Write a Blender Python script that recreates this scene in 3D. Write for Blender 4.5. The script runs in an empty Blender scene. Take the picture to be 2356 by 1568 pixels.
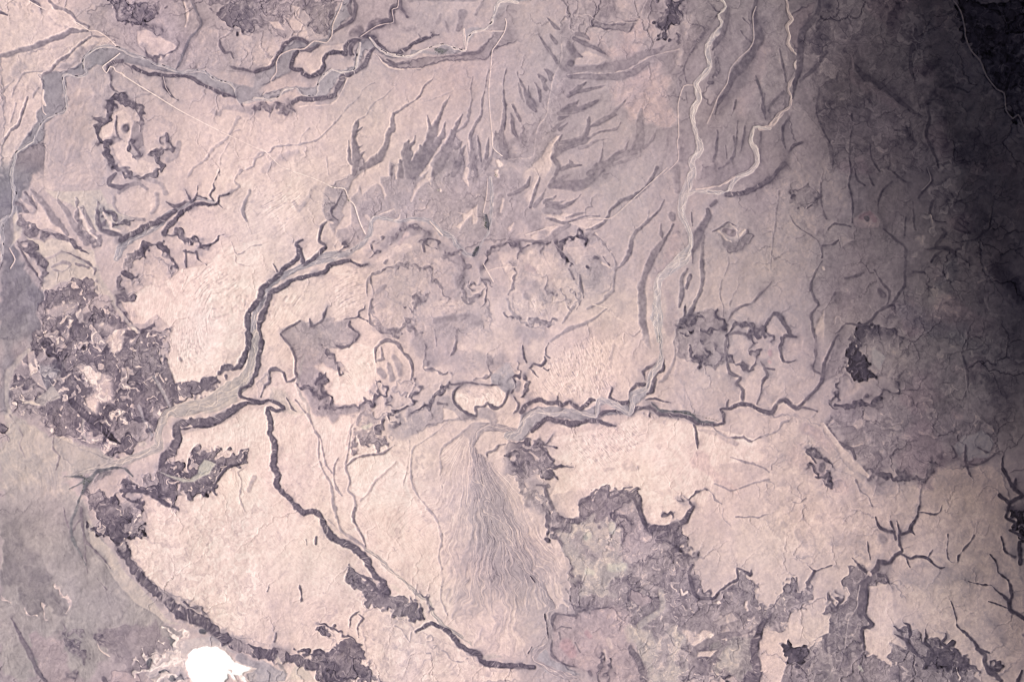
import bpy, math
import numpy as np

# ============================================================== camera, sky, sun, exposure
scene = bpy.context.scene
cam_data = bpy.data.cameras.new("camera"); cam = bpy.data.objects.new("camera", cam_data)
scene.collection.objects.link(cam); scene.camera = cam
U = 0.1                                    # Blender units per survey unit
cam.location = (0.0, 0.0, 420.0)           # looking straight down on the land
cam_data.sensor_fit = 'HORIZONTAL'; cam_data.sensor_width = 36.0
cam_data.lens = 36.0*420.0/250.0
cam_data.clip_start = 1.0; cam_data.clip_end = 9000.0

SUN_EL, SUN_AZ = math.radians(46), math.radians(-18)     # from the right, a little below
world = bpy.data.worlds.new("World"); scene.world = world; world.use_nodes = True
nt = world.node_tree; nt.nodes.clear()
sky = nt.nodes.new("ShaderNodeTexSky"); sky.sky_type = 'NISHITA'; sky.sun_disc = False; sky.dust_density = 5.0; sky.air_density = 0.4; sky.ozone_density = 0.4
sky.sun_elevation = SUN_EL; sky.sun_rotation = math.pi/2-SUN_AZ
bg = nt.nodes.new("ShaderNodeBackground"); bg.inputs["Strength"].default_value = 0.05
wo = nt.nodes.new("ShaderNodeOutputWorld")
nt.links.new(sky.outputs[0], bg.inputs[0]); nt.links.new(bg.outputs[0], wo.inputs[0])
sd_ = bpy.data.lights.new("sun", 'SUN'); sd_.energy = 4.5; sd_.angle = math.radians(0.5); sd_.color = (1.0, 0.95, 0.90)
sun = bpy.data.objects.new("sun", sd_); scene.collection.objects.link(sun)
sun.rotation_euler = (0, math.pi/2-SUN_EL, SUN_AZ)       # shines from azimuth SUN_AZ
scene.view_settings.view_transform = 'Standard'; scene.view_settings.look = 'None'
scene.view_settings.exposure = 0.06; scene.view_settings.gamma = 1.0
scene.render.film_transparent = False
scene.cycles.max_bounces = 4; scene.cycles.diffuse_bounces = 2; scene.cycles.volume_bounces = 0
scene.cycles.use_denoising = True
scene.cycles.filter_width = 1.1
ALB_K = 0.80; ALB_TINT = (.955, 1.0, 1.03)

# surveyed outlines: style, tone, hue, then points in survey sheets (@ = sheet origin)
FEATURES = """@0 0
P 215 : 0,0 250,0 370,70 480,110 640,190 790,270 600,260 480,310 330,380 200,430 0,490
D 214 : 0,0 240,0 340,70 480,130 640,210 700,250 480,300 330,370 200,420 0,480
P 224 : 370,20 430,10 500,70 600,100 690,200 740,240 640,190 480,110 370,70
P 172 m : 800,100 1050,0 1740,0 1830,250 1700,420 1600,600 1400,540 1250,420 1060,400 960,330 850,250
P 185 m : 1830,250 2356,290 2356,640 2050,640 1850,600 1650,600 1700,420
P 210 m : 0,520 400,420 900,300 1050,380 740,470 600,520 440,620 370,680 380,900 330,1060 200,1240 120,1360 90,1450 80,1568 0,1568
k 130 : 290,0,8 340,30 370,70,4
k 148 : 450,0,9 500,50 580,80 650,120 700,190,6 760,210 810,240 800,270,4
k 148 : 0,510,15 60,500 150,455 270,420 350,390 430,345 520,310 620,270 700,270,8 800,280,5
k 110 : 0,115,4 50,135,3
k 150 : 830,290,3 850,330 940,340 1020,330 1070,350,3
k 158 : 1120,330,4 1130,380 1180,430 1230,460,3
k 146 : 830,330,4 750,370 650,430 590,490 520,540 470,620,6 390,670 370,720,4
F 172 a60 : 400,640 740,400 860,430 740,500 720,570 560,640 430,700
P 155g =flood : 370,680 420,640 560,640 720,560 740,500 860,450 1060,440 1200,480 1400,560 1540,610 1620,650 1480,640 1200,580 1060,545 960,570 920,600 860,580 770,640 740,690 600,690 600,900 580,1000 500,1040 400,1100 390,1230 380,1250 250,1330 130,1400 120,1568 60,1568 90,1450 200,1250 330,1080 320,1000 390,930 380,800
F 188 a100 : 600,700 860,600 960,650 1000,850 850,1000 740,1250 640,1568 400,1568 380,1260 400,1110 600,1000
P 146 =flood : 140,1380 260,1310 380,1260 390,1350 400,1568 130,1568 120,1450
v 172g =nwriver : 95,1568,9 130,1370,7 280,1260,7 390,1070,6 460,1035,8 560,1010,8 590,950 575,780,6 565,680 600,660 660,680 740,680 770,650,7 735,600 740,520 860,445,7 960,430,8 1090,440,9 1150,470 1300,520 1420,570 1540,610 1650,640 1780,620 1870,640,8 1950,720 2050,745,6 2100,800 2150,910 2356,885,6
P 168g : 1560,610 1700,650 1850,640 2050,740 2120,760 2260,790 2290,700 2356,650 2356,900 2160,920 2080,850 1900,780 1700,680 1600,660
s 112 =northscarp : 960,640,8 960,590,9 1020,555,9 1100,550,8
k 135 : 1130,570,5 1180,610 1190,660,2
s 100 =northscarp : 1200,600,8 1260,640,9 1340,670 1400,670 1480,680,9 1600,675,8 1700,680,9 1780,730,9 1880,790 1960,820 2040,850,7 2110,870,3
k 110 : 2170,920,5 2200,980,2
k 108 : 1460,680,5 1475,740,8 1480,780 1530,840 1550,870,6 1610,905,2
t 190 : 1465,690,1 1478,740 1490,790 1530,850
k 118 : 960,640,4 1000,690 1000,760,5 1030,800,4 1100,850 1150,900,4 1190,950 1290,1080,3
k 125g : 1700,0,3 1770,100 1820,190,4 1815,260,4 1720,330,6 1680,400,6 1650,490,5 1630,560,4 1600,610,3
P 212 : 1250,260 1330,240 1400,270 1480,330 1560,370 1600,400 1480,500 1440,530 1300,460 1240,400
r 122 : 1260,400,4 1300,460,7 1380,510,7 1440,525,7 1520,450,7 1600,380,7 1620,340,4
r 128 : 1250,240,6 1320,215,6 1380,250,8 1450,260,6
M 125 : 1020,0 1450,0 1430,60 1350,120 1300,200 1200,190 1100,150 1050,80
M 130 : 1900,100 2000,60 2200,20 2356,0 2356,300 2200,290 2080,250 1950,170
M 135 : 1740,0 2200,0 2150,60 1900,40
k 175 : 1700,20,8 1740,150,10 1700,260,8
k 217 : 1650,30,3 1690,130,8 1670,230,4
k 120 : 1990,370,4 1995,410 2030,470,6 2080,470,5 2100,520,3
k 120 : 2070,590,4 2100,610,6 2200,635,6 2300,655,6 2356,630,6
P 190 : 980,640 1100,560 1180,650 1300,800 1400,850 1250,880 1180,890 1100,850 1020,790 990,700
P 222 : 1020,1010 1100,990 1170,1040 1190,1200 1170,1330 1250,1420 1380,1450 1350,1530 1200,1530 1100,1470 1000,1300 1080,1260 1040,1100
P 222 : 890,1150 950,1090 1010,1120 1000,1220 920,1250
P 165 : 1200,1080 1290,1100 1300,1300 1230,1340 1180,1300 1180,1150
r 96 =flower : 1010,960,17.5 1000,900,17.5 1060,870,20.0 1130,890,18.8 1210,960,18.8 1270,1000,13.8 1270,1080,11.2 1285,1180,8.8 1220,1230,7.5 1170,1260,7.5 1180,1340,6.2 1220,1390,5.0 1280,1370,5.0
r 94 =flower : 1000,920,17.5 970,980,20.0 990,1040,11.2 940,1055,17.5 880,1090,17.5 855,1150,13.8 870,1230,12.5 920,1280,11.2 1000,1260,8.8 1080,1240,5.0
k 120 : 1040,1050,5 1030,1130,5 1045,1200,4 1080,1240,3
r 104 =flower : 960,1290,11.2 975,1350,21.2 1000,1420,21.2 1050,1470,15.0 1100,1520,10.0 1200,1568,11.2 1290,1570,11.2 1380,1540,10.0 1420,1520,11.2 1455,1500,11.2 1410,1430,11.2 1375,1370,10.0 1450,1355,6.2 1520,1340,7.5 1530,1280,7.5 1500,1220,5.0 1460,1240,3.8 1450,1300,2.5
k 122 : 1200,1290,4 1240,1340,5 1260,1380,6 1200,1390,6
k 150 : 1120,1140,20 1125,1150,20
k 108 : 1120,1140,9 1125,1150,9
k 180 : 1450,900,14 1500,980,22 1550,1000,10
k 185 : 1430,1060,12 1530,1110,16
k 172 : 1600,1280,6 1560,1380,12 1500,1420,14
k 178 : 1600,985,3 1650,1020,3
k 178 : 2150,1160,2 2080,1180 2050,1250 2000,1340 1960,1420 1950,1568,2
k 180 : 2150,1050,7 2100,1120 2000,1250 1880,1350 1800,1440 1700,1500 1670,1568,5
k 165 : 2356,1380,4 2290,1420 2280,1480 2180,1530 2150,1568,4
k 175 m : 1900,980,14 1960,1010,14 2000,960,12 2100,960,14 2250,980,16
k 146 : 240,860,5 220,930 190,1000 150,1100 80,1150 20,1240,5 0,1310,4
k 165 : 380,640,2 220,660,3 170,720,4 110,800,3 90,870,2
k 165 : 120,720,3 40,790,5 10,830,3
k 165 : 340,790,2 300,830,5 290,870,3
k 170 : 130,920,3 80,1050,4 60,1090,2
t 228 =road : 240,0,1.6 370,70 520,130 700,210 800,275 870,280 960,335 1040,410
t 222 =road : 1075,480,1.5 1040,510 960,570 920,605 955,655 990,600 1020,605 1040,640 1090,660,2
t 235 =road : 1110,680,2 1250,770 1400,860 1600,985 1800,1090 2000,1190 2356,1355,1.6
k 240 : 1085,655,4 1110,680,5
t 205 : 380,930,1.5 385,1000 410,1030
t 205 : 250,1010,2 300,1000 310,950 350,940,2
k 228 : 385,810,3 380,900,6 395,940,4
@620 0
M 150 : 0,0 700,0 720,100 700,280 600,330 520,360 500,200 380,60 400,200 250,330 150,300 0,150
P 215 : 360,310 480,290 500,360 430,360
P 215 : 160,200 240,200 290,280 200,260
P 206 : 340,60 420,80 400,180 470,290 350,280 330,200 380,120
P 204 m : 0,420 200,350 300,370 200,500 130,610 0,640
P 212 : 360,540 420,480 600,440 840,400 840,480 750,465 670,500 640,580 600,650 520,680 460,640 370,620
P 165g : 780,0 880,0 860,160 740,300 700,340 700,390 600,430 500,440 440,450 420,460 360,560 340,640 330,660 250,700 0,850 0,650 130,630 200,560 200,500 260,430 360,370 450,370 500,400 600,380 680,380 700,250 740,130
s 94 =meander : 0,655,8 130,620,8 200,530,9 250,450 310,380,9 370,350,8 450,370 490,395,6
k 110 : 700,360,6 760,290,8 830,240,8 890,190,8 910,110,8 905,40 890,0,5
k 105 : 870,0,6 850,70,7 860,130,6 890,170,6
k 110 : 440,455,8 520,465,8 590,430,6 610,420,2
s 90 =meander : 400,470,9 360,530,9 340,620,9 390,640,8 440,640,8 450,670,8 520,690,9 600,660,9 650,600,9 650,550,8 680,500,9 750,475,9 850,490,8 850,430,9 880,390,9 950,370,7
k 98 : 930,390,7 890,430,7 890,490,7 910,500,4
k 140 : 940,290,22 910,310,18
k 125 : 1160,190,12 1100,200,12 1040,230,10
k 98 =gorge : 1310,0,12 1300,60,11 1240,80,12 1235,150,13 1240,200,13 1180,205,11 1130,230,12 1050,265,13 1010,310,12 950,340,11
t 185 : 1300,0,1.2 1290,70 1240,90 1255,200 1180,215 1100,240 1020,290 960,330
s 96 =northwall : 1000,345,7 1070,345,8 1110,390,8 1150,440,8 1200,490,7 1280,490,7 1350,450,8 1420,400,9 1500,360,8 1570,340,8 1590,310,4 1580,290,2
k 110 : 1590,320,4 1660,315,2
k 150 : 1490,350,3 1470,310,1
P 176g =nriver : 960,370 1040,350 1090,400 1120,440 1210,500 1400,520 1400,460 1500,460 1600,480 1690,400 1800,420 1900,460 1920,430 1900,260 2000,240 2100,250 2150,200 2160,100 2220,10 2356,10 2300,60 2250,120 2150,230 2000,290 1920,420 1920,470 1740,490 1600,500 1480,490 1400,530 1200,530 1150,490 1090,450 1000,450 930,600 880,650 800,690 760,720 640,870 560,870 450,870 380,800 200,890 0,900 0,870 200,820 380,790 560,780 600,700 680,630 800,640 900,600 940,450
v 186g =nriver : 0,890,8 200,900,6 250,830 380,800,5 430,860 550,850 590,740 640,680 720,630 800,660 890,650,6 930,580 960,400,6
v 192g =nriver : 1040,350,5 1120,440,6 1210,500,6 1400,520,8 1500,460,4 1700,400,6 1850,450 1910,450,5 1890,260,3
v 196g =nriver : 1910,450,4 1960,300,6 2080,260 2150,200,7 2180,80 2230,20,9 2356,40,9
k 135G =scrub : 1620,450,10 1680,460,14 1730,450,9
t 200 : 800,0,2 770,90 710,220 700,320 650,385 540,370 450,440 350,445 240,490 200,560 200,650 150,720 160,770 80,850
P 158 : 1080,480 1180,560 1260,590 1400,560 1500,530 1700,510 1880,480 2000,460 2100,380 2250,200 2356,150 2356,350 2200,420 2080,520 1950,545 1720,550 1500,625 1240,620 1150,560
s 112 =southwall : 1075,440,6 1030,500,9 990,580,9 930,640,8 860,680,9 800,690,9 790,740,11 750,800,10 720,860,13 640,885,11 500,885,11 400,895,9 340,930,9
k 118 : 1180,540,5 1250,585,6 1390,560,5
k 137 : 1880,490,7 1980,480,7 2050,450 2120,380,3
k 226 : 1090,490,2 1150,570 1240,623 1490,630,2
k 226 : 400,965,2 480,940 600,940 680,945 750,890 810,790 840,715,2
r 135 : 20,950,12 30,960,12
r 135 : 100,970,14 130,985,16
r 132 : 200,950,14 250,985,14
r 135 : 290,940,9 330,985,9
k 172 : 1070,30,6 1060,120,10 980,150,8
k 170 : 1550,160,4 1490,240,8 1330,280,12
k 165 : 1680,130,6 1640,200,12
k 165 : 1720,190,6 1750,280,8
k 150 : 1880,110,14 1850,250,12
k 160 : 1400,0,10 1700,-5,8 2000,0,6
k 158 : 2060,30,8 2000,120,10
k 120 : 1300,60,5 1380,150,3
k 168 : 1080,750,1.5 980,820,2 950,880 840,950 800,1010 730,1100 700,1130,3 620,1200 550,1250 430,1275 380,1290 300,1290 170,1300 130,1360 50,1360,4 0,1420,6
k 172 : 1250,780,1.5 1170,870 1060,960 1000,1040 930,1080,3
k 185 : 730,1100,1 710,1050
k 182 : 480,1140,1.5 410,1220 400,1280
k 180 : 1840,680,1.5 1800,820 1640,880 1520,920,1
k 190 : 380,1360,12 300,1380,16 200,1440,14 100,1520,16
k 190 : 650,1400,3 670,1568,3
k 148 : 1620,670,1 1600,730,2 1530,780,3 1480,870 1400,930 1320,990,4 1260,1020,5 1240,1080,7 1250,1160,9 1210,1200,9 1190,1300,12 1150,1400,14 1080,1450,16 960,1530,14
k 146 : 925,1080,2 900,1150,10 895,1250,10 910,1350,12 910,1450,16 900,1568,24
k 146 : 960,1155,1 915,1185,7
k 146 : 985,1310,1 920,1350,10
k 146 : 1000,1375,1 930,1430,12
k 146 : 850,1270,1 850,1350,6 850,1420,8 880,1480,12
k 146 : 1440,1215,1 1430,1280,8 1390,1330,12 1370,1450,16 1400,1568,25
k 146 : 1385,1260,2 1370,1310,9 1360,1380,10
k 146 =flame : 1760,865,1 1700,960,6 1640,1080,10 1600,1150,18 1570,1250,20 1550,1350,30 1480,1450,36 1440,1568,40
k 146 : 1545,1040,2 1570,1140,10
k 146 : 1710,1080,2 1680,1180,10 1640,1300,20 1560,1420,26
k 148 : 1490,1310,6 1520,1360,20
k 146 =flame : 1875,1010,3 1830,1080,9 1780,1160,12 1740,1250,16 1710,1370,22 1660,1480,22 1600,1568,24
k 150 : 1970,690,1 1950,800,2 1960,900,3 1920,1010,4 1920,1070,5 1850,1140,7 1790,1170,8
k 146 : 1850,1260,3 1810,1310,9 1760,1300,8
k 146 : 1870,1390,4 1830,1430,14 1800,1500,24 1780,1568,30
k 146 =flame : 2115,610,1 2080,800,2 2060,900,3 2040,1020,5 1990,1090,7 1960,1160,9 1930,1220,10 1930,1320,14 1970,1420,16 2000,1568,20
k 146 : 2005,1210,2 2020,1320,8 2040,1430,12
k 146 : 2110,1235,4 2100,1320,9 2090,1420,16
k 146 =flame : 2280,600,1 2250,720,2 2250,820,4 2270,940,5 2260,1050,9 2240,1180,12 2250,1300,22 2260,1400,30
k 146 : 2180,1180,3 2200,1240,10
k 146 : 2340,930,2 2356,980,5
k 146 : 2320,1020,3 2340,1100,8 2340,1200,14
k 146 : 1245,1500,3 1240,1568,6
k 146 : 1310,1450,6 1330,1568,18
k 118 : 2250,830,2 2275,940,2 2265,1150,2 2255,1290,2
t 216 =road : 2260,170,1.2 2270,200 2250,290 2180,400 2140,460 2130,600 2110,800 2120,1000 2140,1200 2150,1330 2230,1400,1.2
t 212 : 1910,450,1.4 1890,260
t 210 : 2010,280,1.2 2250,280
k 240 : 2200,1440,5 2220,1480,9
k 236 : 2190,1530,6 2180,1568,5
P 152 m : 1310,1568 1350,1450 1420,1470 1500,1350 1560,1250 1640,1250 1600,1400 1450,1568
P 152 m : 1600,1568 1660,1400 1720,1250 1800,1280 1820,1400 1880,1400 1850,1568
P 152 m : 1930,1568 1920,1250 1980,1200 2010,1400 2050,1440 2090,1380 2130,1480 2100,1568
P 157 m : 2160,1400 2170,1200 2230,1180 2290,1280 2356,1200 2356,1450 2200,1420
P 158 m : 880,1568 920,1300 1000,1500 1150,1430 1100,1568
P 164 m : 880,1568 900,1480 1000,1520 1150,1440 1310,1500 1350,1300 1440,1400 1500,1330 1560,1230 1640,1200 1700,1280 1760,1150 1830,1250 1860,1380 1900,1568
k 214 : 1700,1230,4 1620,1380,5 1560,1500,6 1500,1568,6
k 214 : 1910,1250,4 1930,1400,5 1970,1530,3
k 212 : 1430,1380,5 1415,1440,3
k 212 : 1660,1150,4 1640,1210,4
@1240 0
P 170 m : 480,0 640,0 600,150 700,180 600,350 560,500 600,600 560,680 480,850 480,1100 480,1200 430,1250 370,1250 350,1350 230,1450 0,1450 0,1280 110,1290 150,1120 280,1100 330,1000 300,900 400,650 440,600 440,550 380,380 470,280 470,200 530,140
k 143 =flame : 100,640,1 130,740,5 170,830,10 200,930,14 250,1000,14
k 130 : 185,760,2 200,850,6 250,950,6
k 143 : 45,935,1 80,1010,6 120,1090,10
k 137 : 35,1020,1 50,1100,8 70,1180,10 100,1250,6
k 143 : 245,730,2 280,800,10 290,900,14
k 143 : 275,655,2 320,710,10
k 143 : 325,610,3 380,660,14
k 137 : 280,320,2 340,420,8 400,500,10 430,560,6
k 140 : 340,160,3 400,230,8 460,270,4
k 145 : 380,310,3 430,380,10
k 135 : 900,500,1 820,450,10 740,410,10 650,370,10 590,350,12
k 140 : 740,360,3 680,320,8 600,310,8
k 138 : 660,500,4 600,480,16 560,420,20 540,380,14
k 150 =flame : 600,600,14 750,600,16 870,600,16 980,590,20 1100,560,24 1200,500,20 1330,450,14 1400,400,8
k 147 =flame : 540,670,14 700,680,14 850,690,14 1000,680,20 1130,640,18 1250,560,14
k 145 : 880,565,3 840,600,8
k 120 : 555,550,14 565,555,14
P 206 : 600,520 700,450 880,520 900,540 780,570 590,570
k 140 : 705,735,4 640,780,12 560,820,16
k 142 : 880,780,2 780,800,8 650,810,12 540,850,16
k 142 : 640,900,3 600,930,12 500,960,16
k 138 : 820,915,4 740,950,12 640,975,14 500,980,16
k 142 : 550,1045,2 480,1060,12
k 142 : 540,1110,2 480,1160,12
k 140 =flame : 735,1065,5 720,1150,10 680,1230,14 600,1280,14 500,1340,12 460,1370,14 410,1430,14 450,1500,14 430,1568,20
k 142 : 960,1050,10 880,1080,12 800,1120,14 740,1150,10
k 160 : 1080,880,1 1000,960,5 930,1040,9
k 140 : 495,1220,3 450,1300,8 420,1400,12
k 148 : 1000,1130,2 960,1180,6 820,1200,6 740,1240,8 640,1290,10 500,1350,10
k 148 : 1080,1270,2 1040,1350,8 960,1400,12 900,1470,14 800,1500,16 720,1568,20
k 155 : 1200,1000,10 1180,1150,16 1180,1250,18 1160,1340,20 1050,1390,14
k 155 : 1330,1180,4 1290,1270,8 1220,1340,12
k 158 : 1180,1400,12 1060,1440,8 900,1500,10
k 145 : 550,1450,3 560,1490,10 480,1530,20
k 145 : 650,1490,2 560,1500,10
k 150 : 860,1290,2 840,1400,4 810,1490,4
k 165 : 1440,1200,3 1400,1400,6 1330,1568,9
P 212 : 130,1540 300,1420 380,1300 450,1230 500,1220 400,1350 390,1500 280,1568 100,1568
N 194r f18 : 760,330 1000,250 1320,230 1340,350 1200,420 1000,510 850,420
N 194r f18 : 940,720 1340,580 1500,1000 1450,1200 1250,1150 1000,1000
D 205 : 900,0 1080,0 1080,100 960,130
P 150 : 730,200 1000,210 1160,180 1110,300 900,270 750,240
P 160 : 1340,520 1540,440 1740,200 1840,130 1840,60 1900,250 1760,340 1600,540 1540,700 1530,940 1500,800 1420,600
P 150 m : 1560,0 1780,0 1900,150 1760,340 1580,480 1540,300
M 108 =lava : 1380,100 1420,0 1600,0 1580,150 1530,250 1540,400 1500,420 1500,250 1440,280 1410,360 1380,340 1350,250
N 150 f14 : 640,0 900,0 950,140 1180,180 1240,0 1380,0 1360,160 1100,200 760,180 640,140
P 172 : 1940,300 2060,80 2180,60 2200,420 2060,540 1970,700 1880,860 1800,1000 1740,860 1800,700 1850,600 1850,420
P 168 : 1840,1060 2100,840 2356,700 2356,1100 2200,1150 1800,1160
k 190 : 600,150,1.5 720,150 800,190 900,210 1000,200 1100,210 1170,190 1200,100 1240,0
k 195 : 530,660,2 700,635 850,660 1000,640 1150,570 1250,510 1350,480 1530,450
k 195 : 480,400,3 480,500 400,700 380,850 350,1050 290,1130 250,1250 220,1400,2 100,1420 0,1425
v 205g =brightriver : 1910,0,6.5 1965,80,6.5 1890,160,6.5 1930,240,7.8 1850,320,16.9 1780,420,11.7 1785,520,11.7 1800,600,13.0 1740,680,14.3 1670,750,11.7 1690,830,16.9 1700,920,14.3 1650,1000,14.3 1640,1100,11.7 1680,1230,13.0 1710,1350,19.5 1640,1430,16.9 1650,1500,14.3 1655,1568,15.6
k 120 : 1990,100,14 1950,260,18 1870,370,12 1820,450,6
s 137 : 1860,520,8 1880,620,14 1840,690,8
k 112 : 1790,745,7 1820,745,8
k 118 =darkvalley : 2240,0,14 2220,140,16 2260,300,20 2230,400,18 2110,570,18 2020,680,18 1970,800,14 1900,920,9 1850,1050,5
t 190 : 2230,60,2 2200,150 2210,350 2170,440 2080,520 2000,620 1970,750 1890,870 1840,1000 1790,1110
k 120 : 2230,690,3 2260,800,5 2290,900,5 2310,1000,5 2330,1060,3
k 135 : 2060,900,5 2050,980,4 2020,1050,3
k 128 : 1870,1180,5 1875,1260,6 1870,1350,10 1840,1450,8
k 130 : 2080,1100,3 2060,1260,4 2040,1400,6 1960,1480,4 1890,1510,3
k 126 : 2150,1150,6 2130,1260,6 2110,1350,4
k 126 : 1960,1310,3 1970,1420,4
k 130 : 2030,1240,3 2040,1290,3
k 140 : 1580,830,2 1600,940,2
k 130 : 1600,530,3 1560,640,4 1590,740,3
k 130 : 2100,280,3 2150,350,4 2180,380
k 130 : 2130,170,3 2180,230,3
s 130 : 1760,300,5 1690,400,5 1620,500,3
k 163 : 1540,1180,8 1540,1430,10
k 138 : 2290,1200,4 2270,1400,5 2240,1500,4
P 140 m : 1740,1480 1900,1500 2080,1540 2040,1568 1720,1568
t 205 : 1670,765,1.5 1580,775 1530,930 1530,1050 1535,1220 1520,1280 1530,1440,1 1400,1568
@1860 0
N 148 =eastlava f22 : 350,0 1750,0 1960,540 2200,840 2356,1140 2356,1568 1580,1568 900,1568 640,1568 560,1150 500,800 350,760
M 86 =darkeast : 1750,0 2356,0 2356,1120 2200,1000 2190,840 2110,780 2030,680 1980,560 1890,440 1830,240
P 172 m : 0,0 210,0 250,800 200,1000 60,1150 0,1160
P 178 : 240,1000 320,900 500,1100 600,1300 640,1568 240,1568 220,1400 300,1300 260,1150
P 150r : 250,160 480,0 420,220 360,300 340,480 280,420 250,300
v 200 =eastriver : 210,0,6.5 250,140,7.8 285,190,7.8 235,240,7.8 250,340,7.8 240,400,7.8 290,480,6.5 340,520,7.8 300,590,6.5 310,660,7.8 240,790,6.5 275,870,6.5 255,960,6.5 160,1030,10.4 80,1140,11.7 0,1170,10.4
k 150 : 1195,0,2 1160,100,3 1100,170,2 1075,300,2 1180,450,2 1330,600,4
k 158 : 1330,600,4 1370,760,5 1450,850,7 1480,950,7 1480,1100,5 1455,1210,4 1510,1320,4 1560,1430,4 1570,1500,3 1480,1500,3 1500,1568,3
k 84 =eastgorge : 1500,960,8 1500,1100,7 1480,1210,7 1520,1310,5 1570,1420,5 1590,1500,5
k 90 : 1640,770,10 1560,850,11 1500,930,9
k 92 : 1640,780,8 1750,780,5 1850,830,3
t 185 =farriver : 1720,0,2.4 1790,100 1830,270,3 1830,320 1880,450 1960,540 2020,680 2110,800 2180,840 2200,990 2260,1060 2310,1030 2356,1140,2.4
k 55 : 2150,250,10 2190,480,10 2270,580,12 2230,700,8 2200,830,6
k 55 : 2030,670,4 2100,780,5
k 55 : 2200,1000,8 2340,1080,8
k 100 : 500,0,10 490,130,14 430,240,14 380,310,16 360,480,14 335,650,12 300,760,9 285,880,6
k 110 : 600,470,10 550,540,10 500,620,10 350,740,8
k 106 : 830,560,6 950,700,18 1080,760,16 1200,850,14 1330,980,8 1450,1050,3
k 104 : 1380,270,14 1370,400,22 1350,600,10 1390,750,6
k 115 : 540,800,6 510,1000,5 560,1150,4 640,1320,3 640,1500,2
k 118 : 820,1000,5 810,1200,4 790,1400,4 800,1568,5
k 120 : 250,1050,8 200,1130,7 180,1250,6 210,1350,3
k 112 : 360,1270,8 280,1310,8 230,1400,5
k 108 : 200,1480,10 120,1568,8
k 112 : 970,1280,3 980,1420,4 1050,1530,4
k 100 : 1190,1145,3 1280,1160,5 1330,1200,4 1370,1260,2
k 100 : 1290,1120,2 1310,1170,3
k 95 : 1240,30,14 1240,80,14
k 95 : 1180,150,16 1160,210,14
k 112 : 1640,980,6 1640,1100,6 1670,1240,4
k 130 : 160,450,4 190,620,6 220,740,3
k 128 : 200,820,5 120,900,5 60,1000,3
k 130 : 20,850,4 20,970,4 50,1080,3
k 164r : 820,500,3 830,560,6 820,700,18 900,760,20 1000,800,26
k 158r : 1080,850,22 1200,930,14
k 152r : 1600,820,30 1750,880,26 1900,860,16
k 165 : 1960,770,8 2000,830,5
k 158 : 800,820,6 810,880,5
@0 410
F 144g a85 : 0,0 380,0 300,120 200,200 160,360 100,400 40,520 60,720 80,720 130,660 200,800 240,950 360,1060 370,1150 360,1400 300,1568 0,1568
F 196 a150 : 300,120 400,40 900,0 900,120 700,190 400,190
v 172g =nwriver : 100,0,8 110,120,9 140,260,14 130,380,10 60,440,12 20,500,14 20,700,10 0,820,8
P 205b : 400,190 620,200 900,170 1000,330 1200,460 1000,560 880,540 800,420 640,300 500,260
P 222 : 180,250 240,300 330,350 340,290 390,320 440,400 480,460 540,500 570,570 480,540 420,520 330,540 240,500 190,430 180,380 260,380
P 212b : 160,360 130,400 130,550 90,700 130,650 190,600 200,540
P 214b : 230,600 400,650 480,610 620,640 700,720 850,720 870,880 700,850 560,740 400,800 320,720
P 206b : 420,820 560,750 870,880 960,1080 1000,1150 880,1130 800,1020 560,1010 400,1100 370,1070
r 125 : 180,430,10 220,520,14 300,570,16 400,590,20 480,570,16 580,600,12 640,640,10 700,690,10 800,740,8
r 128 : 170,300,10 240,380,6
k 132 : 220,200,6 290,290,9 330,340,4
k 150 : 270,180,6 360,260,14 430,350,18 480,440,16 560,500,14 610,580,12
k 152 : 530,280,6 600,360,12 650,450,12 720,560,14 750,620,16
r 145 : 680,290,10 700,400,12 730,500,14 800,620,22 900,640,14
k 155 : 750,330,8 800,430,10 870,540,8
r 125 : 880,300,10 900,400,16 910,500,12
r 125 : 950,340,12 1010,400,18 1080,440,16
k 110 : 890,370,10 920,520,12 1000,560,14 1080,590,12
r 96 : 1030,520,10 1100,490,12 1180,480,12 1250,470,8
k 235 : 710,335,4 760,450,10 820,560,8 880,610,3
k 228 : 930,375,3 990,460,8 1010,520,6 1080,555,4
k 215 : 280,230,3 310,270,5
r 112 : 220,650,5 270,700,9 320,790,13 380,850,11 405,930,9 380,990,6
k 125 : 160,640,3 200,750,5 290,880,5 370,1000,6
P 213 : 185,665 240,680 330,830 380,950 360,980 290,870 200,760
v 178g : 1040,800,14 1080,720,20 1150,650,16 1300,580,16 1400,520,14 1520,390,12 1650,330,8 1760,265,9 1900,300,8
s 106 =ycanyon : 1090,640,12 1180,590,16 1280,540,14 1380,490,10 1480,430,12 1560,370,10
s 90 =ycanyon : 1460,580,12 1480,530,10 1560,460,10 1600,400,11 1680,350,9 1760,310,6 1900,320,5 1940,300,5 1950,250,4 2060,220,3
k 115 : 1490,300,4 1560,330,8 1640,300,8 1700,300,4
k 96 =ycanyon : 1640,190,2 1680,260,4 1710,300,5 1740,240,4 1745,150,2
k 100 : 1745,240,4 1830,270,4
k 108 : 1890,290,3 1860,240,4 1900,180,4 1890,150,3 1920,100,2 1950,0,1.5
k 105 : 1090,600,8 1080,650,8 1110,640,6
k 120 : 1930,310,3 1980,350,1
r 96 : 1480,600,8 1560,570,10 1620,590,8 1640,620,6 1660,650,4 1740,650,4 1800,660,6 1860,630,4
k 93 : 1790,690,7 1880,670,6 1940,620,5 1950,580,3 2000,570,1
r 104 : 1300,780,10 1290,700,9 1340,670,9 1420,690,9 1470,760,8 1520,810,8 1560,880,5 1540,920,3
r 100 : 1640,720,8 1760,730,9 1800,770,5 1850,850,2
k 108 : 1650,740,5 1660,880,3
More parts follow.
